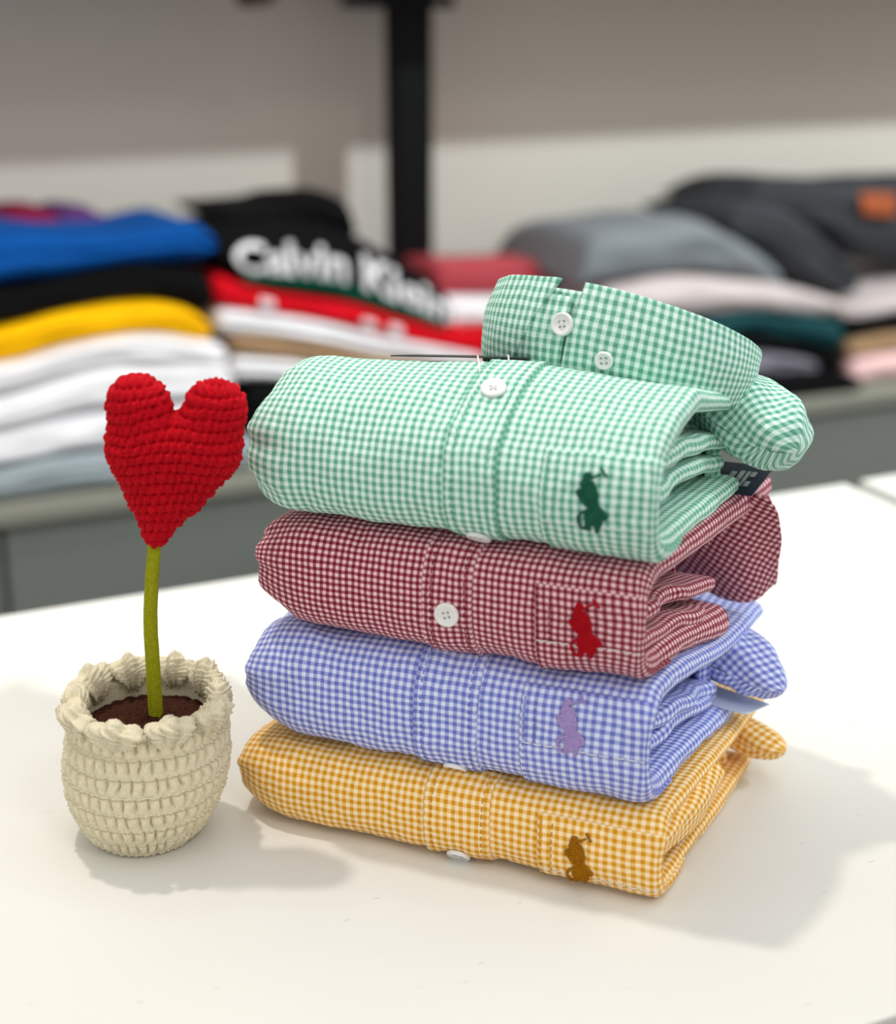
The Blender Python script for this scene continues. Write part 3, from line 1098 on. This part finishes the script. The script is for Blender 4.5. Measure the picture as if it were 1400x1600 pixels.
# inside wall and bottom
zi = np.linspace(0.0660, 0.048, 8)
base = len(V)
Vi = []
for z in zi:
    r = 0.0308
    for a in an:
        Vi.append((r * math.cos(a) + 0.006 * z / 0.074, r * math.sin(a), z))
V = np.vstack([V, np.array(Vi)])
Fp += gridf(8, na_, wv=True, base=base, flip=True)
Fp += [((nz_ - 1) * na_ + j, (nz_ - 1) * na_ + (j + 1) % na_, base + (j + 1) % na_, base + j) for j in range(na_)]
Fp.append(tuple(range(na_ - 1, -1, -1)))
pot = mesh_obj('pot', V, Fp, Y_cream, plant)

# scalloped rim: shells of yarn, each its own piece
NS_ = 10
for k in range(NS_):
    a0 = 2 * PI * (k + 0.2) / NS_ + random.uniform(-0.05, 0.05)
    front = math.sin(a0) < -0.2
    tilt = R(40 if front else 4) + random.uniform(-0.1, 0.1)
    er = np.array([math.cos(a0), math.sin(a0), 0])
    et = np.array([-math.sin(a0), math.cos(a0), 0])
    ezv = np.array([0, 0, 1.0])
    updir = ezv * math.cos(tilt) + er * math.sin(tilt)
    out = er * math.cos(tilt) - ezv * math.sin(tilt)
    org = er * 0.0322 + np.array([0.0054, 0, 0.0640])
    n1, n2 = 40, 56
    ph = np.linspace(-PI / 2, PI / 2, n1)
    tt = np.linspace(0, 2 * PI, n2, endpoint=False)
    PH, TT = np.meshgrid(ph, tt, indexing='ij')
    wx = 0.0120 + random.uniform(-0.001, 0.0015)
    hh = 0.0086 + random.uniform(-0.0008, 0.001)
    X = np.cos(PH) * np.cos(TT)
    Yd = np.cos(PH) * np.sin(TT)
    Zd = np.sin(PH)
    # fan of yarn strands radiating from the foot of the shell
    fan = np.arctan2(X * 1.2, Zd + 1.35)
    strands = np.cos(fan * 13 + 0.6 * vnoise(X * 3, Zd * 3, k))
    twist = np.sin((np.hypot(X, Zd + 1.3) * 5 + fan * 4) * PI * 1.6)
    sc_ = 1 + 0.16 * strands + 0.10 * twist + 0.05 * vnoise(X * 4 + k, Zd * 4 + Yd * 3, k + 40)
    pinch = 0.78 + 0.22 * sstep(-1, 0.2, Zd)
    P = org[None, None] + updir * ((Zd * hh * sc_ + hh * 0.55)[..., None]) + et * ((X * wx * pinch * sc_)[..., None]) + out * ((Yd * 0.0056 * sc_)[..., None])
    mesh_obj('rim_scallop', P.reshape(-1, 3), gridf(n1, n2, wv=True), Y_cream, pot)

# soil disc
nr_, na2 = 60, 220
rr = np.linspace(0.0005, 0.0312, nr_)
aa = np.linspace(0, 2 * PI, na2, endpoint=False)
Rg, Ag = np.meshgrid(rr, aa, indexing='ij')
rows_ = Rg / 0.0052
h = 0.0012 * np.abs(np.sin(Ag * 13 + np.floor(rows_) * 0.9 + rows_ * 0.8)) + 0.0009 * np.abs(np.sin(rows_ * PI)) + 0.0006 * vnoise(Ag * 11, Rg * 700, 5)
Zs = 0.0545 + 0.003 * (1 - (Rg / 0.0325) ** 2) + h
mesh_obj('soil', np.stack([Rg * np.cos(Ag) + 0.005, Rg * np.sin(Ag), Zs], -1).reshape(-1, 3), gridf(nr_, na2, wv=True), Y_brown, plant)

# stem: wire wrapped in green yarn
ns_ = 330
tz_ = np.linspace(0, 1, ns_)
ctr = crom(np.array([(0.0078, 0.004, 0.055), (0.0082, 0.003, 0.083), (0.0092, 0.001, 0.112), (0.0142, -0.002, 0.150)]), tz_ * 3)
V = []
for i in range(ns_):
    zz = ctr[i, 2]
    r0 = 0.0034 - 0.0004 * tz_[i]
    if tz_[i] < 0.03:
        r0 *= 0.8 + 0.2 * tz_[i] / 0.03
    for j in range(18):
        a = 2 * PI * j / 18
        wrap = abs(math.sin((zz / 0.0011 + a / (2 * PI) * 0.5) * PI))
        r = r0 - 0.0003 + 0.0004 * wrap + 0.0001 * float(vnoise(zz * 300, a * 2, 2))
        V.append((ctr[i, 0] + r * math.cos(a), ctr[i, 1] + r * math.sin(a), zz))
mesh_obj('stem', V, gridf(ns_, 18, wv=True, flip=True), Y_green, plant)


# heart: smooth union of round cones, found along rays from its middle
def rcone(p, a, b, ra, rb_):
    ba = b - a
    t = np.clip(((p - a) @ ba) / (ba @ ba), 0, 1)
    d = np.linalg.norm(p - a - t[:, None] * ba, axis=1)
    return d - (ra + (rb_ - ra) * t)


def smin(a, b, k):
    hh_ = np.clip(0.5 + 0.5 * (b - a) / k, 0, 1)
    return b + (a - b) * hh_ - k * hh_ * (1 - hh_)


HX, HZ = -0.1435, 0.0


def hp(x, z):
    return np.array([x + 0.1455, 0.0, z + 0.0045])


def heart_sdf(p):
    q = p.copy()
    q[:, 1] *= 1.12
    tip = hp(-0.1305, 0.1465)
    l1, l2 = hp(-0.1325, 0.1850), hp(-0.1345, 0.2045)
    r1, r2 = hp(-0.1085, 0.1850), hp(-0.1015, 0.2025)
    ml, mr_ = tip * 0.5 + l1 * 0.5, tip * 0.5 + r1 * 0.5
    d = np.minimum(rcone(q, tip, ml, 0.0044, 0.0118), rcone(q, ml, l1, 0.0118, 0.0170))
    d2 = np.minimum(rcone(q, tip, mr_, 0.0044, 0.0122), rcone(q, mr_, r1, 0.0122, 0.0168))
    d = smin(d, d2, 0.008)
    d = smin(d, rcone(q, l1, l2, 0.0160, 0.0138), 0.004)
    d = smin(d, rcone(q, r1, r2, 0.0155, 0.0138), 0.004)
    mid = rcone(q, hp(-0.127, 0.160), hp(-0.120, 0.181), 0.0085, 0.0150)
    return smin(d, mid, 0.005)


nph, nth = 330, 460
ph = np.linspace(0.002, PI - 0.002, nph)
th = np.linspace(0, 2 * PI, nth, endpoint=False)
PHg, THg = np.meshgrid(ph, th, indexing='ij')
# poles along y so that the outline is evenly sampled
Dv = np.stack([np.sin(PHg) * np.cos(THg), np.cos(PHg), np.sin(PHg) * np.sin(THg)], -1).reshape(-1, 3)
org = hp(-0.1205, 0.1800)
lo = np.zeros(len(Dv))
hi = np.full(len(Dv), 0.07)
# first exit by marching, then bisection
tcur = np.full(len(Dv), 0.004)
for _ in range(60):
    d = heart_sdf(org + Dv * tcur[:, None])
    tcur = tcur + np.where(d < 0, np.maximum(-d * 0.7, 0.00002), -d * 0.3)
P = org + Dv * tcur[:, None]
eps = 0.0004
g = np.stack([heart_sdf(P + np.array(e_)) - heart_sdf(P - np.array(e_)) for e_ in ((eps, 0, 0), (0, eps, 0), (0, 0, eps))], -1)
g /= np.linalg.norm(g, axis=1)[:, None] + 1e-9
left = P[:, 0] < hp(-0.1195, 0)[0]
lobe = sstep(0.182, 0.200, P[:, 2])
dx = P[:, 0] - hp(-0.1205, 0)[0]
ang = np.arctan2(dx, -P[:, 1] * 2.0)
tiltz = np.where(left, 0.14, -0.06) * dx * lobe - 5.0 * dx * dx * (1 - lobe)
vrow = (P[:, 2] - tiltz + 0.0007 * vnoise(P[:, 0] * 120, P[:, 2] * 120, 7)) / 0.0048
ust = (dx * 1.35 + P[:, 1] * 0.45 * np.tanh(dx / 0.025)) / 0.0043 + 0.25 * vnoise(P[:, 0] * 160, P[:, 2] * 160, 3)
rw = np.floor(vrow)
fv = vrow - rw
fu = ust + 0.5 * (rw % 2)
fu = fu - np.floor(fu)
cu_, cv_ = (fu - 0.5) / 0.5, (fv - 0.5) / 0.5
cv_ = np.clip(cv_ + 0.16 * np.sin(fu * 2 * PI) + 0.10 * vnoise(ust, rw * 3.7, 21), -1, 1)
nub = np.sqrt(np.clip(1 - np.abs(cv_) ** 2.6, 0, 1)) * (0.38 + 0.62 * np.sqrt(np.clip(1 - np.abs(cu_) ** 2.0, 0, 1)))
hgt = nub + 0.10 * np.sin((fu * 2 + fv) * 2 * PI) * nub
fine = vnoise(ust * 3.1, vrow * 2.7, 12)
P = P + g * (0.0021 * (hgt - 0.7) + 0.0004 * fine)[:, None]
P[:, 1] -= 0.003
mesh_obj('heart', P, gridf(nph, nth, wv=True, flip=True), Y_red, plant)

# ------------------------------------------------------------------ clothes piles on the shelf


def folded_tee(name, label, cat, mat, stations, yf, depth, group, seed=1, ends=(0.012, 0.012), layers=2, n=2.4, sag=0.0, hang=None):
    """soft folded garment: stations (x, z bottom, z top) along the shelf, front fold at yf"""
    st = np.array(stations, float)
    nx = 70
    t = np.linspace(0, len(st) - 1, nx)
    C_ = crom(st, t)
    x0, x1 = C_[0, 0], C_[-1, 0]
    m = 56
    ph_ = np.linspace(0, 2 * PI, m, endpoint=False)
    V = []
    for i in range(nx):
        x, zb, zt = C_[i]
        e0 = np.clip((x - x0) / max(ends[0], 1e-6), 0, 1)
        e1 = np.clip((x1 - x) / max(ends[1], 1e-6), 0, 1)
        e = math.sqrt(max(0.0, 1 - (1 - e0) ** 2)) * math.sqrt(max(0.0, 1 - (1 - e1) ** 2))
        e = max(e, 0.02)
        zc = (zb + zt) / 2
        h = max((zt - zb) / 2, 0.004) * (0.25 + 0.75 * e)
        ry = min(0.045, h * 1.5)
        for p_ in ph_:
            cy = math.copysign(abs(math.cos(p_)) ** (2 / n), math.cos(p_))
            sz = math.copysign(abs(math.sin(p_)) ** (2 / n), math.sin(p_))
            y = yf + ry - ry * cy if cy > 0 else yf + ry + (depth - ry) * (-cy)
            y += (1 - e) * 0.012
            gro = 0.0
            if cy > 0 and layers > 1:
                gro = 0.006 * math.exp(-((sz - 0.15) / 0.14) ** 2) * cy
            w = 0.0035 * float(vnoise(x * 22 + seed, sz * 2.2 + seed, seed)) * max(cy, 0.0)
            wz = 0.0025 * float(vnoise(x * 16 + seed * 3, y * 14, seed + 1)) * (1 if sz > 0 else 0.2)
            V.append((x, y + gro + w, zc + h * sz + wz))
    F = gridf(nx, m, wv=True)
    F.append(tuple(range(m)))
    F.append(tuple((nx - 1) * m + j for j in range(m - 1, -1, -1)))
    o = mesh_obj(name, V, F, mat)
    o.matrix_world = SH
    tag(o, label, cat, group)
    return o


def cloth(name, rgb, **k):
    return plain(name, rgb, 0.85, 0.12, 0.10, 30, 0.0, 0.0)


C_blue = cloth('royal_blue_jersey', (2, 70, 140))
C_black = cloth('black_jersey', (5, 5, 6))
C_yellow = cloth('yellow_jersey', (255, 184, 0))
C_white = cloth('white_jersey', (236, 232, 234))
C_grey = cloth('grey_jersey', (150, 158, 162))
C_red = cloth('red_jersey', (206, 8, 26))
C_maroon = cloth('maroon_jersey', (130, 20, 58))
C_purple = cloth('plum_jersey', (92, 50, 110))
C_tan = cloth('tan_jersey', (160, 128, 96))
C_teal = cloth('dark_teal_jersey', (22, 62, 66))
C_char = cloth('charcoal_jersey', (58, 59, 62))
C_mgrey = cloth('slate_grey_jersey', (122, 126, 130))
C_pinkw = cloth('pinkish_white_jersey', (198, 184, 182))
C_lil = cloth('grey_lilac_jersey', (120, 114, 124))
C_pink = cloth('pale_pink_jersey', (232, 190, 188))
C_rose = cloth('dusty_red_jersey', (176, 70, 78))
C_green = cloth('bottle_green_trim', (0, 96, 74))
C_orange = cloth('orange_print', (158, 82, 50))

PL = 'folded garments in the left pile'
PM = 'folded garments in the middle pile'
PR = 'folded garments in the right piles'
g1 = 'folded_garment'
folded_tee(g1, 'grey folded garment at the very bottom of the left pile', 'garment', C_grey,
           [(-0.25, -0.1495, -0.118), (0.0, -0.1495, -0.112), (0.12, -0.1495, -0.108), (0.30, -0.1495, -0.112)], 0.012, 0.30, PL, 1)
folded_tee(g1, 'white folded garment directly above the grey one in the left pile', 'garment', C_white,
           [(-0.25, -0.122, -0.090), (0.0, -0.1115, -0.078), (0.12, -0.1075, -0.066), (0.27, -0.1115, -0.064)], 0.018, 0.30, PL, 2)
folded_tee(g1, 'pale white folded garment in the middle of the white layers, left pile', 'garment', C_white,
           [(-0.25, -0.094, -0.055), (0.0, -0.0775, -0.038), (0.09, -0.068, -0.022), (0.17, -0.063, -0.019), (0.275, -0.0635, -0.030)], 0.022, 0.30, PL, 3)
folded_tee(g1, 'white folded garment right under the yellow one, left pile', 'garment', C_white,
           [(-0.25, -0.060, -0.020), (0.0, -0.0385, -0.004), (0.09, -0.0225, 0.010), (0.17, -0.0195, 0.014), (0.272, -0.032, -0.004)], 0.028, 0.29, PL, 4, (0.012, 0.03))
folded_tee(g1, 'bright yellow folded garment in the left pile', 'garment', C_yellow,
           [(-0.25, -0.020, 0.010), (0.0, -0.006, 0.030), (0.09, 0.0095, 0.045), (0.17, 0.0135, 0.052), (0.21, 0.010, 0.046), (0.256, -0.004, 0.022)], 0.034, 0.28, PL, 5, (0.012, 0.03))
folded_tee(g1, 'black folded garment between the yellow and the blue ones', 'garment', C_black,
           [(-0.25, 0.015, 0.050), (0.02, 0.036, 0.072), (0.09, 0.0455, 0.080), (0.165, 0.053, 0.088), (0.21, 0.047, 0.083), (0.262, 0.024, 0.075)], 0.042, 0.28, PL, 6, (0.012, 0.02))
folded_tee(g1, 'royal blue folded garment on top of the left pile', 'garment', C_blue,
           [(-0.25, 0.050, 0.110), (0.02, 0.073, 0.128), (0.10, 0.081, 0.124), (0.165, 0.089, 0.120), (0.22, 0.086, 0.126), (0.25, 0.085, 0.127), (0.272, 0.092, 0.114)], 0.050, 0.25, PL, 7, (0.012, 0.025))
folded_tee(g1, 'small maroon garment lying on the blue one against the wall', 'garment', C_maroon,
           [(0.055, 0.115, 0.122), (0.085, 0.1165, 0.133), (0.115, 0.1165, 0.131), (0.13, 0.115, 0.124)], 0.19, 0.16, PL, 8, (0.01, 0.01), 1)
folded_tee(g1, 'plum folded garment beside the maroon one on the blue garment', 'garment', C_purple,
           [(0.125, 0.112, 0.121), (0.15, 0.113, 0.128), (0.19, 0.113, 0.118)], 0.20, 0.16, PL, 9, (0.01, 0.02), 1)

# middle pile (its right end droops)
folded_tee(g1, 'black folded garment at the bottom of the middle pile', 'garment', C_black,
           [(0.285, -0.1495, -0.030), (0.33, -0.1495, -0.050), (0.42, -0.1495, -0.090), (0.58, -0.1495, -0.100)], 0.02, 0.235, PM, 10, (0.02, 0.012))
folded_tee(g1, 'white folded garment low in the middle pile under the tan one', 'garment', C_white,
           [(0.275, -0.046, -0.018), (0.34, -0.056, -0.030), (0.42, -0.088, -0.050), (0.60, -0.098, -0.080)], 0.026, 0.235, PM, 11, (0.012, 0.012))
folded_tee(g1, 'tan patterned folded garment in the middle pile', 'garment', C_tan,
           [(0.276, -0.018, 0.006), (0.33, -0.030, -0.004), (0.40, -0.046, -0.022), (0.50, -0.072, -0.050), (0.60, -0.082, -0.068)], 0.032, 0.235, PM, 12, (0.012, 0.012))
folded_tee(g1, 'white folded garment under the red one in the middle pile', 'garment', C_white,
           [(0.262, 0.006, 0.036), (0.33, -0.005, 0.022), (0.40, -0.022, 0.005), (0.47, -0.044, -0.016), (0.60, -0.068, -0.054)], 0.036, 0.235, PM, 13, (0.015, 0.02))
redg = folded_tee(g1, 'red folded garment with white print in the middle pile', 'garment', C_red,
           [(0.262, 0.034, 0.080), (0.30, 0.026, 0.060), (0.34, 0.020, 0.046), (0.40, 0.004, 0.032), (0.47, -0.018, 0.010), (0.54, -0.042, -0.012), (0.60, -0.052, -0.026)], 0.042, 0.235, PM, 14, (0.02, 0.012))
ckg_st = [(0.268, 0.078, 0.110), (0.30, 0.054, 0.118), (0.34, 0.045, 0.118), (0.40, 0.032, 0.113), (0.44, 0.017, 0.100), (0.50, -0.006, 0.068), (0.545, -0.025, 0.040), (0.562, -0.026, 0.018)]
ckg = folded_tee(g1, 'black folded garment with white lettering and green trim, middle pile', 'garment', C_black, ckg_st, 0.046, 0.24, PM, 15, (0.02, 0.02), 1)
folded_tee(g1, 'plain black folded garment on top of the lettered one', 'garment', C_black,
           [(0.30, 0.108, 0.126), (0.38, 0.106, 0.128), (0.41, 0.100, 0.138), (0.455, 0.088, 0.136), (0.47, 0.085, 0.105)], 0.13, 0.20, PM, 16, (0.02, 0.012), 1)


def front_pts(stations, yf, x, f, lift):
    """points on the front fold of a garment; f -1 bottom .. 1 top"""
    st = np.array(stations, float)
    t = np.linspace(0, len(st) - 1, 300)
    C_ = crom(st, t)
    zb = np.interp(x, C_[:, 0], C_[:, 1])
    zt = np.interp(x, C_[:, 0], C_[:, 2])
    h = (zt - zb) / 2
    ry = np.minimum(0.045, h * 1.5)
    sz = np.clip(f, -0.999, 0.999)
    cy = (1 - np.abs(sz) ** 2.4) ** (1 / 2.4)
    return np.stack([x, yf + ry - ry * cy - lift, (zb + zt) / 2 + h * sz], -1)


# green trim along the lower edge of the lettered garment
xs_ = np.linspace(0.296, 0.545, 60)
fs_ = np.linspace(-0.95, -0.46, 8)
Xg, Fg_ = np.meshgrid(xs_, fs_, indexing='ij')
Fg_ = Fg_ + 0.22 * (Xg - 0.296) / 0.25 * 0.3
Pq = front_pts(ckg_st, 0.046, Xg.ravel(), Fg_.ravel(), 0.0045)
o = mesh_obj('green_trim', Pq, gridf(60, 8, flip=True), C_green, ckg)
sm = o.modifiers.new('thickness', 'SOLIDIFY')
sm.thickness = 0.002


def text_mesh(body):
    cu = bpy.data.curves.new('lettering', 'FONT')
    cu.body = body
    cu.size = 1.0
    cu.resolution_u = 3
    cu.offset = 0.025
    ob = bpy.data.objects.new('lettering', cu)
    COL.objects.link(ob)
    dg = bpy.context.evaluated_depsgraph_get()
    me = ob.evaluated_get(dg).to_mesh()
    V = np.array([v.co[:] for v in me.vertices])
    F = [tuple(p.vertices) for p in me.polygons]
    ob.to_mesh_clear()
    bpy.data.objects.remove(ob)
    bpy.data.curves.remove(cu)
    return V, F


M_letter = cloth('white_print', (236, 230, 232))
TV, TF = text_mesh('Calvin Klein')
tx = TV[:, 0] / TV[:, 0].max()
ty = TV[:, 1] / 0.73
X_ = 0.283 + tx * 0.268
st = np.array(ckg_st)
Pt = front_pts(ckg_st, 0.046, X_, -0.36 + 1.02 * ty, 0.0062)
o = mesh_obj('lettering', Pt, TF, M_letter, ckg, smooth=False)
sm = o.modifiers.new('thickness', 'SOLIDIFY')
sm.thickness = 0.001

red_st = [(0.262, 0.034, 0.080), (0.30, 0.026, 0.060), (0.34, 0.020, 0.046), (0.40, 0.004, 0.032), (0.47, -0.018, 0.010), (0.54, -0.042, -0.012), (0.60, -0.052, -0.026)]
for (xa, xb, fa, fb) in ((0.312, 0.328, -0.5, 0.3), (0.436, 0.452, -0.5, 0.2), (0.470, 0.486, -0.6, 0.3)):
    Xg, Fq = np.meshgrid(np.linspace(xa, xb, 10), np.linspace(fa, fb, 8), indexing='ij')
    o = mesh_obj('white_print', front_pts(red_st, 0.042, Xg.ravel(), Fq.ravel(), 0.005), gridf(10, 8, flip=True), M_letter, redg)
    o.modifiers.new('thickness', 'SOLIDIFY').thickness = 0.001

# striped red and white pile beyond the upright
zz = -0.1495
for i, (m_, lab, hgt_) in enumerate(((C_white, 'white folded garment at the bottom of the striped pile behind the collar', 0.060), (C_red, 'red folded garment low in the red and white pile behind the collar', 0.040),
                                     (C_white, 'white folded garment between two red ones behind the collar', 0.038), (C_rose, 'dusty red folded garment on top of the red and white pile', 0.045))):
    d_ = 0.02 * i
    folded_tee(g1, lab, 'garment', m_, [(0.60 - 0.0 * i, zz + 0.004, zz + hgt_ + 0.006), (0.68, zz, zz + hgt_), (0.78, zz - 0.002 if i else zz, zz + hgt_ - 0.004)], 0.12 + d_, 0.14, 'red and white pile', 20 + i)
    zz += hgt_

# right piles
folded_tee(g1, 'black folded garment lying on the shelf, lowest of the pile right of the collar', 'garment', C_black,
           [(0.80, -0.1495, -0.120), (0.95, -0.1495, -0.118), (1.05, -0.1495, -0.122), (1.13, -0.1495, -0.128), (1.165, -0.1495, -0.130)], 0.003, 0.30, PR, 31, (0.012, 0.02), 1)
folded_tee(g1, 'grey lilac folded garment on the black one right of the collar', 'garment', C_lil,
           [(0.80, -0.119, -0.085), (0.98, -0.119, -0.086), (1.06, -0.122, -0.096), (1.11, -0.126, -0.112)], 0.03, 0.28, PR, 32, (0.012, 0.03), 1)
folded_tee(g1, 'second black folded garment under the dark teal one', 'garment', C_black,
           [(0.80, -0.084, -0.062), (0.98, -0.085, -0.062), (1.05, -0.095, -0.075), (1.10, -0.111, -0.092), (1.158, -0.130, -0.112)], 0.036, 0.28, PR, 33, (0.012, 0.02), 1)
folded_tee(g1, 'dark teal folded garment drooping at its right end', 'garment', C_teal,
           [(0.80, -0.062, -0.036), (0.98, -0.062, -0.036), (1.05, -0.074, -0.042), (1.11, -0.092, -0.048), (1.160, -0.112, -0.056)], 0.040, 0.28, PR, 34, (0.012, 0.02), 1)
folded_tee(g1, 'pinkish white folded garment under the slate grey one', 'garment', C_pinkw,
           [(0.78, -0.036, 0.010), (0.88, -0.036, 0.016), (1.00, -0.038, 0.004), (1.07, -0.046, -0.010), (1.150, -0.056, -0.028)], 0.048, 0.28, PR, 35, (0.02, 0.03), 1)
folded_tee(g1, 'slate grey folded garment on top of the pile right of the collar', 'garment', C_mgrey,
           [(0.752, 0.000, 0.040), (0.775, 0.010, 0.078), (0.85, 0.016, 0.083), (0.93, 0.012, 0.087), (0.98, 0.006, 0.066), (1.03, -0.004, 0.038), (1.07, -0.010, 0.006)], 0.07, 0.24, PR, 36, (0.03, 0.02), 1)
folded_tee(g1, 'charcoal folded garment slanting down over the slate grey one', 'garment', C_char,
           [(0.990, 0.062, 0.088), (1.02, 0.042, 0.100), (1.08, 0.010, 0.092), (1.13, -0.020, 0.070), (1.18, -0.040, 0.030), (1.22, -0.045, 0.005)], 0.09, 0.22, PR, 37, (0.02, 0.03), 2)
rc = folded_tee(g1, 'charcoal folded garment with orange print at the right end', 'garment', C_char,
           [(1.05, 0.074, 0.100), (1.09, 0.070, 0.120), (1.18, 0.040, 0.117), (1.26, 0.000, 0.114), (1.40, -0.020, 0.112), (1.6, -0.02, 0.11)], 0.13, 0.22, PR, 38, (0.03, 0.03), 2)
# orange print, on the front fold of the garment above
rc_st = [(1.05, 0.074, 0.100), (1.09, 0.070, 0.120), (1.18, 0.040, 0.117), (1.26, 0.000, 0.114), (1.40, -0.020, 0.112), (1.6, -0.02, 0.11)]
Xg, Fq = np.meshgrid(np.linspace(1.235, 1.298, 16), np.linspace(0.18, 0.72, 8), indexing='ij')
o = mesh_obj('orange_print', front_pts(rc_st, 0.13, Xg.ravel(), Fq.ravel(), 0.006), gridf(16, 8, flip=True), C_orange, rc)
o.modifiers.new('thickness', 'SOLIDIFY').thickness = 0.001
folded_tee(g1, 'pale folded garment under the charcoal ones at the right edge', 'garment', C_pinkw,
           [(1.150, -0.062, -0.028), (1.19, -0.062, -0.046), (1.30, -0.060, -0.036), (1.6, -0.06, -0.03)], 0.05, 0.28, PR, 39, (0.02, 0.02), 1)
folded_tee(g1, 'black folded garment above the tan one at the right edge', 'garment', C_black,
           [(1.166, -0.088, -0.062), (1.25, -0.086, -0.060), (1.6, -0.086, -0.06)], 0.048, 0.28, PR, 40, (0.02, 0.02), 1)
folded_tee(g1, 'tan folded garment above the pink one at the right edge', 'garment', C_tan,
           [(1.168, -0.118, -0.088), (1.25, -0.114, -0.086), (1.6, -0.112, -0.086)], 0.045, 0.28, PR, 41, (0.02, 0.02), 1)
folded_tee(g1, 'pale pink folded garment at the bottom of the rightmost pile', 'garment', C_pink,
           [(1.170, -0.1495, -0.118), (1.25, -0.1495, -0.114), (1.6, -0.1495, -0.112)], 0.035, 0.28, PR, 42, (0.02, 0.02), 1)

# teal bag standing on the floor in front of the cabinet
M_teal = plain('teal_bag_cloth', (0, 84, 92), 0.8, 0.15, 0.08, 25)
bag = empty('fabric_bag', SH)
tag(bag, 'teal cloth bag standing before the cabinet, just behind the table', 'bag')
nb = 24
V = []
for i in range(nb):
    f = i / (nb - 1)
    z = FLOOR_Z + 0.001 + f * 0.52
    wx_, wy_ = 0.16 - 0.02 * f, 0.075 - 0.05 * f
    for j in range(32):
        a = 2 * PI * j / 32
        cx_ = math.copysign(abs(math.cos(a)) ** 0.5, math.cos(a))
        cy_ = math.copysign(abs(math.sin(a)) ** 0.5, math.sin(a))
        w = 1 + 0.03 * float(vnoise(f * 6, a * 2, 5))
        V.append((0.40 + wx_ * cx_ * w, -0.10 + wy_ * cy_ * w, z))
F = gridf(nb, 32, wv=True)
F.append(tuple(range(31, -1, -1)))
F.append(tuple((nb - 1) * 32 + j for j in range(32)))
mesh_obj('bag_body', V, F, M_teal, bag)
stub.root = bag
tube(stub, 'handle', [(0.33, -0.10, -0.27), (0.34, -0.10, -0.20), (0.40, -0.10, -0.165), (0.46, -0.10, -0.20), (0.47, -0.10, -0.27)], [0.007] * 5, seg=10, n=40, amp=0, mat=M_teal, cap=0.01)

# brown cloth hanging from the shelf above, only its hem in the picture
folded_tee('hanging_cloth', 'brown cloth hem hanging from above at the upper left', 'garment', cloth('brown_cloth', (104, 74, 62)),
           [(0.355, 0.356, 0.4195), (0.375, 0.353, 0.4195), (0.405, 0.357, 0.4195)], 0.18, 0.03, None, 60, (0.008, 0.008), 1)
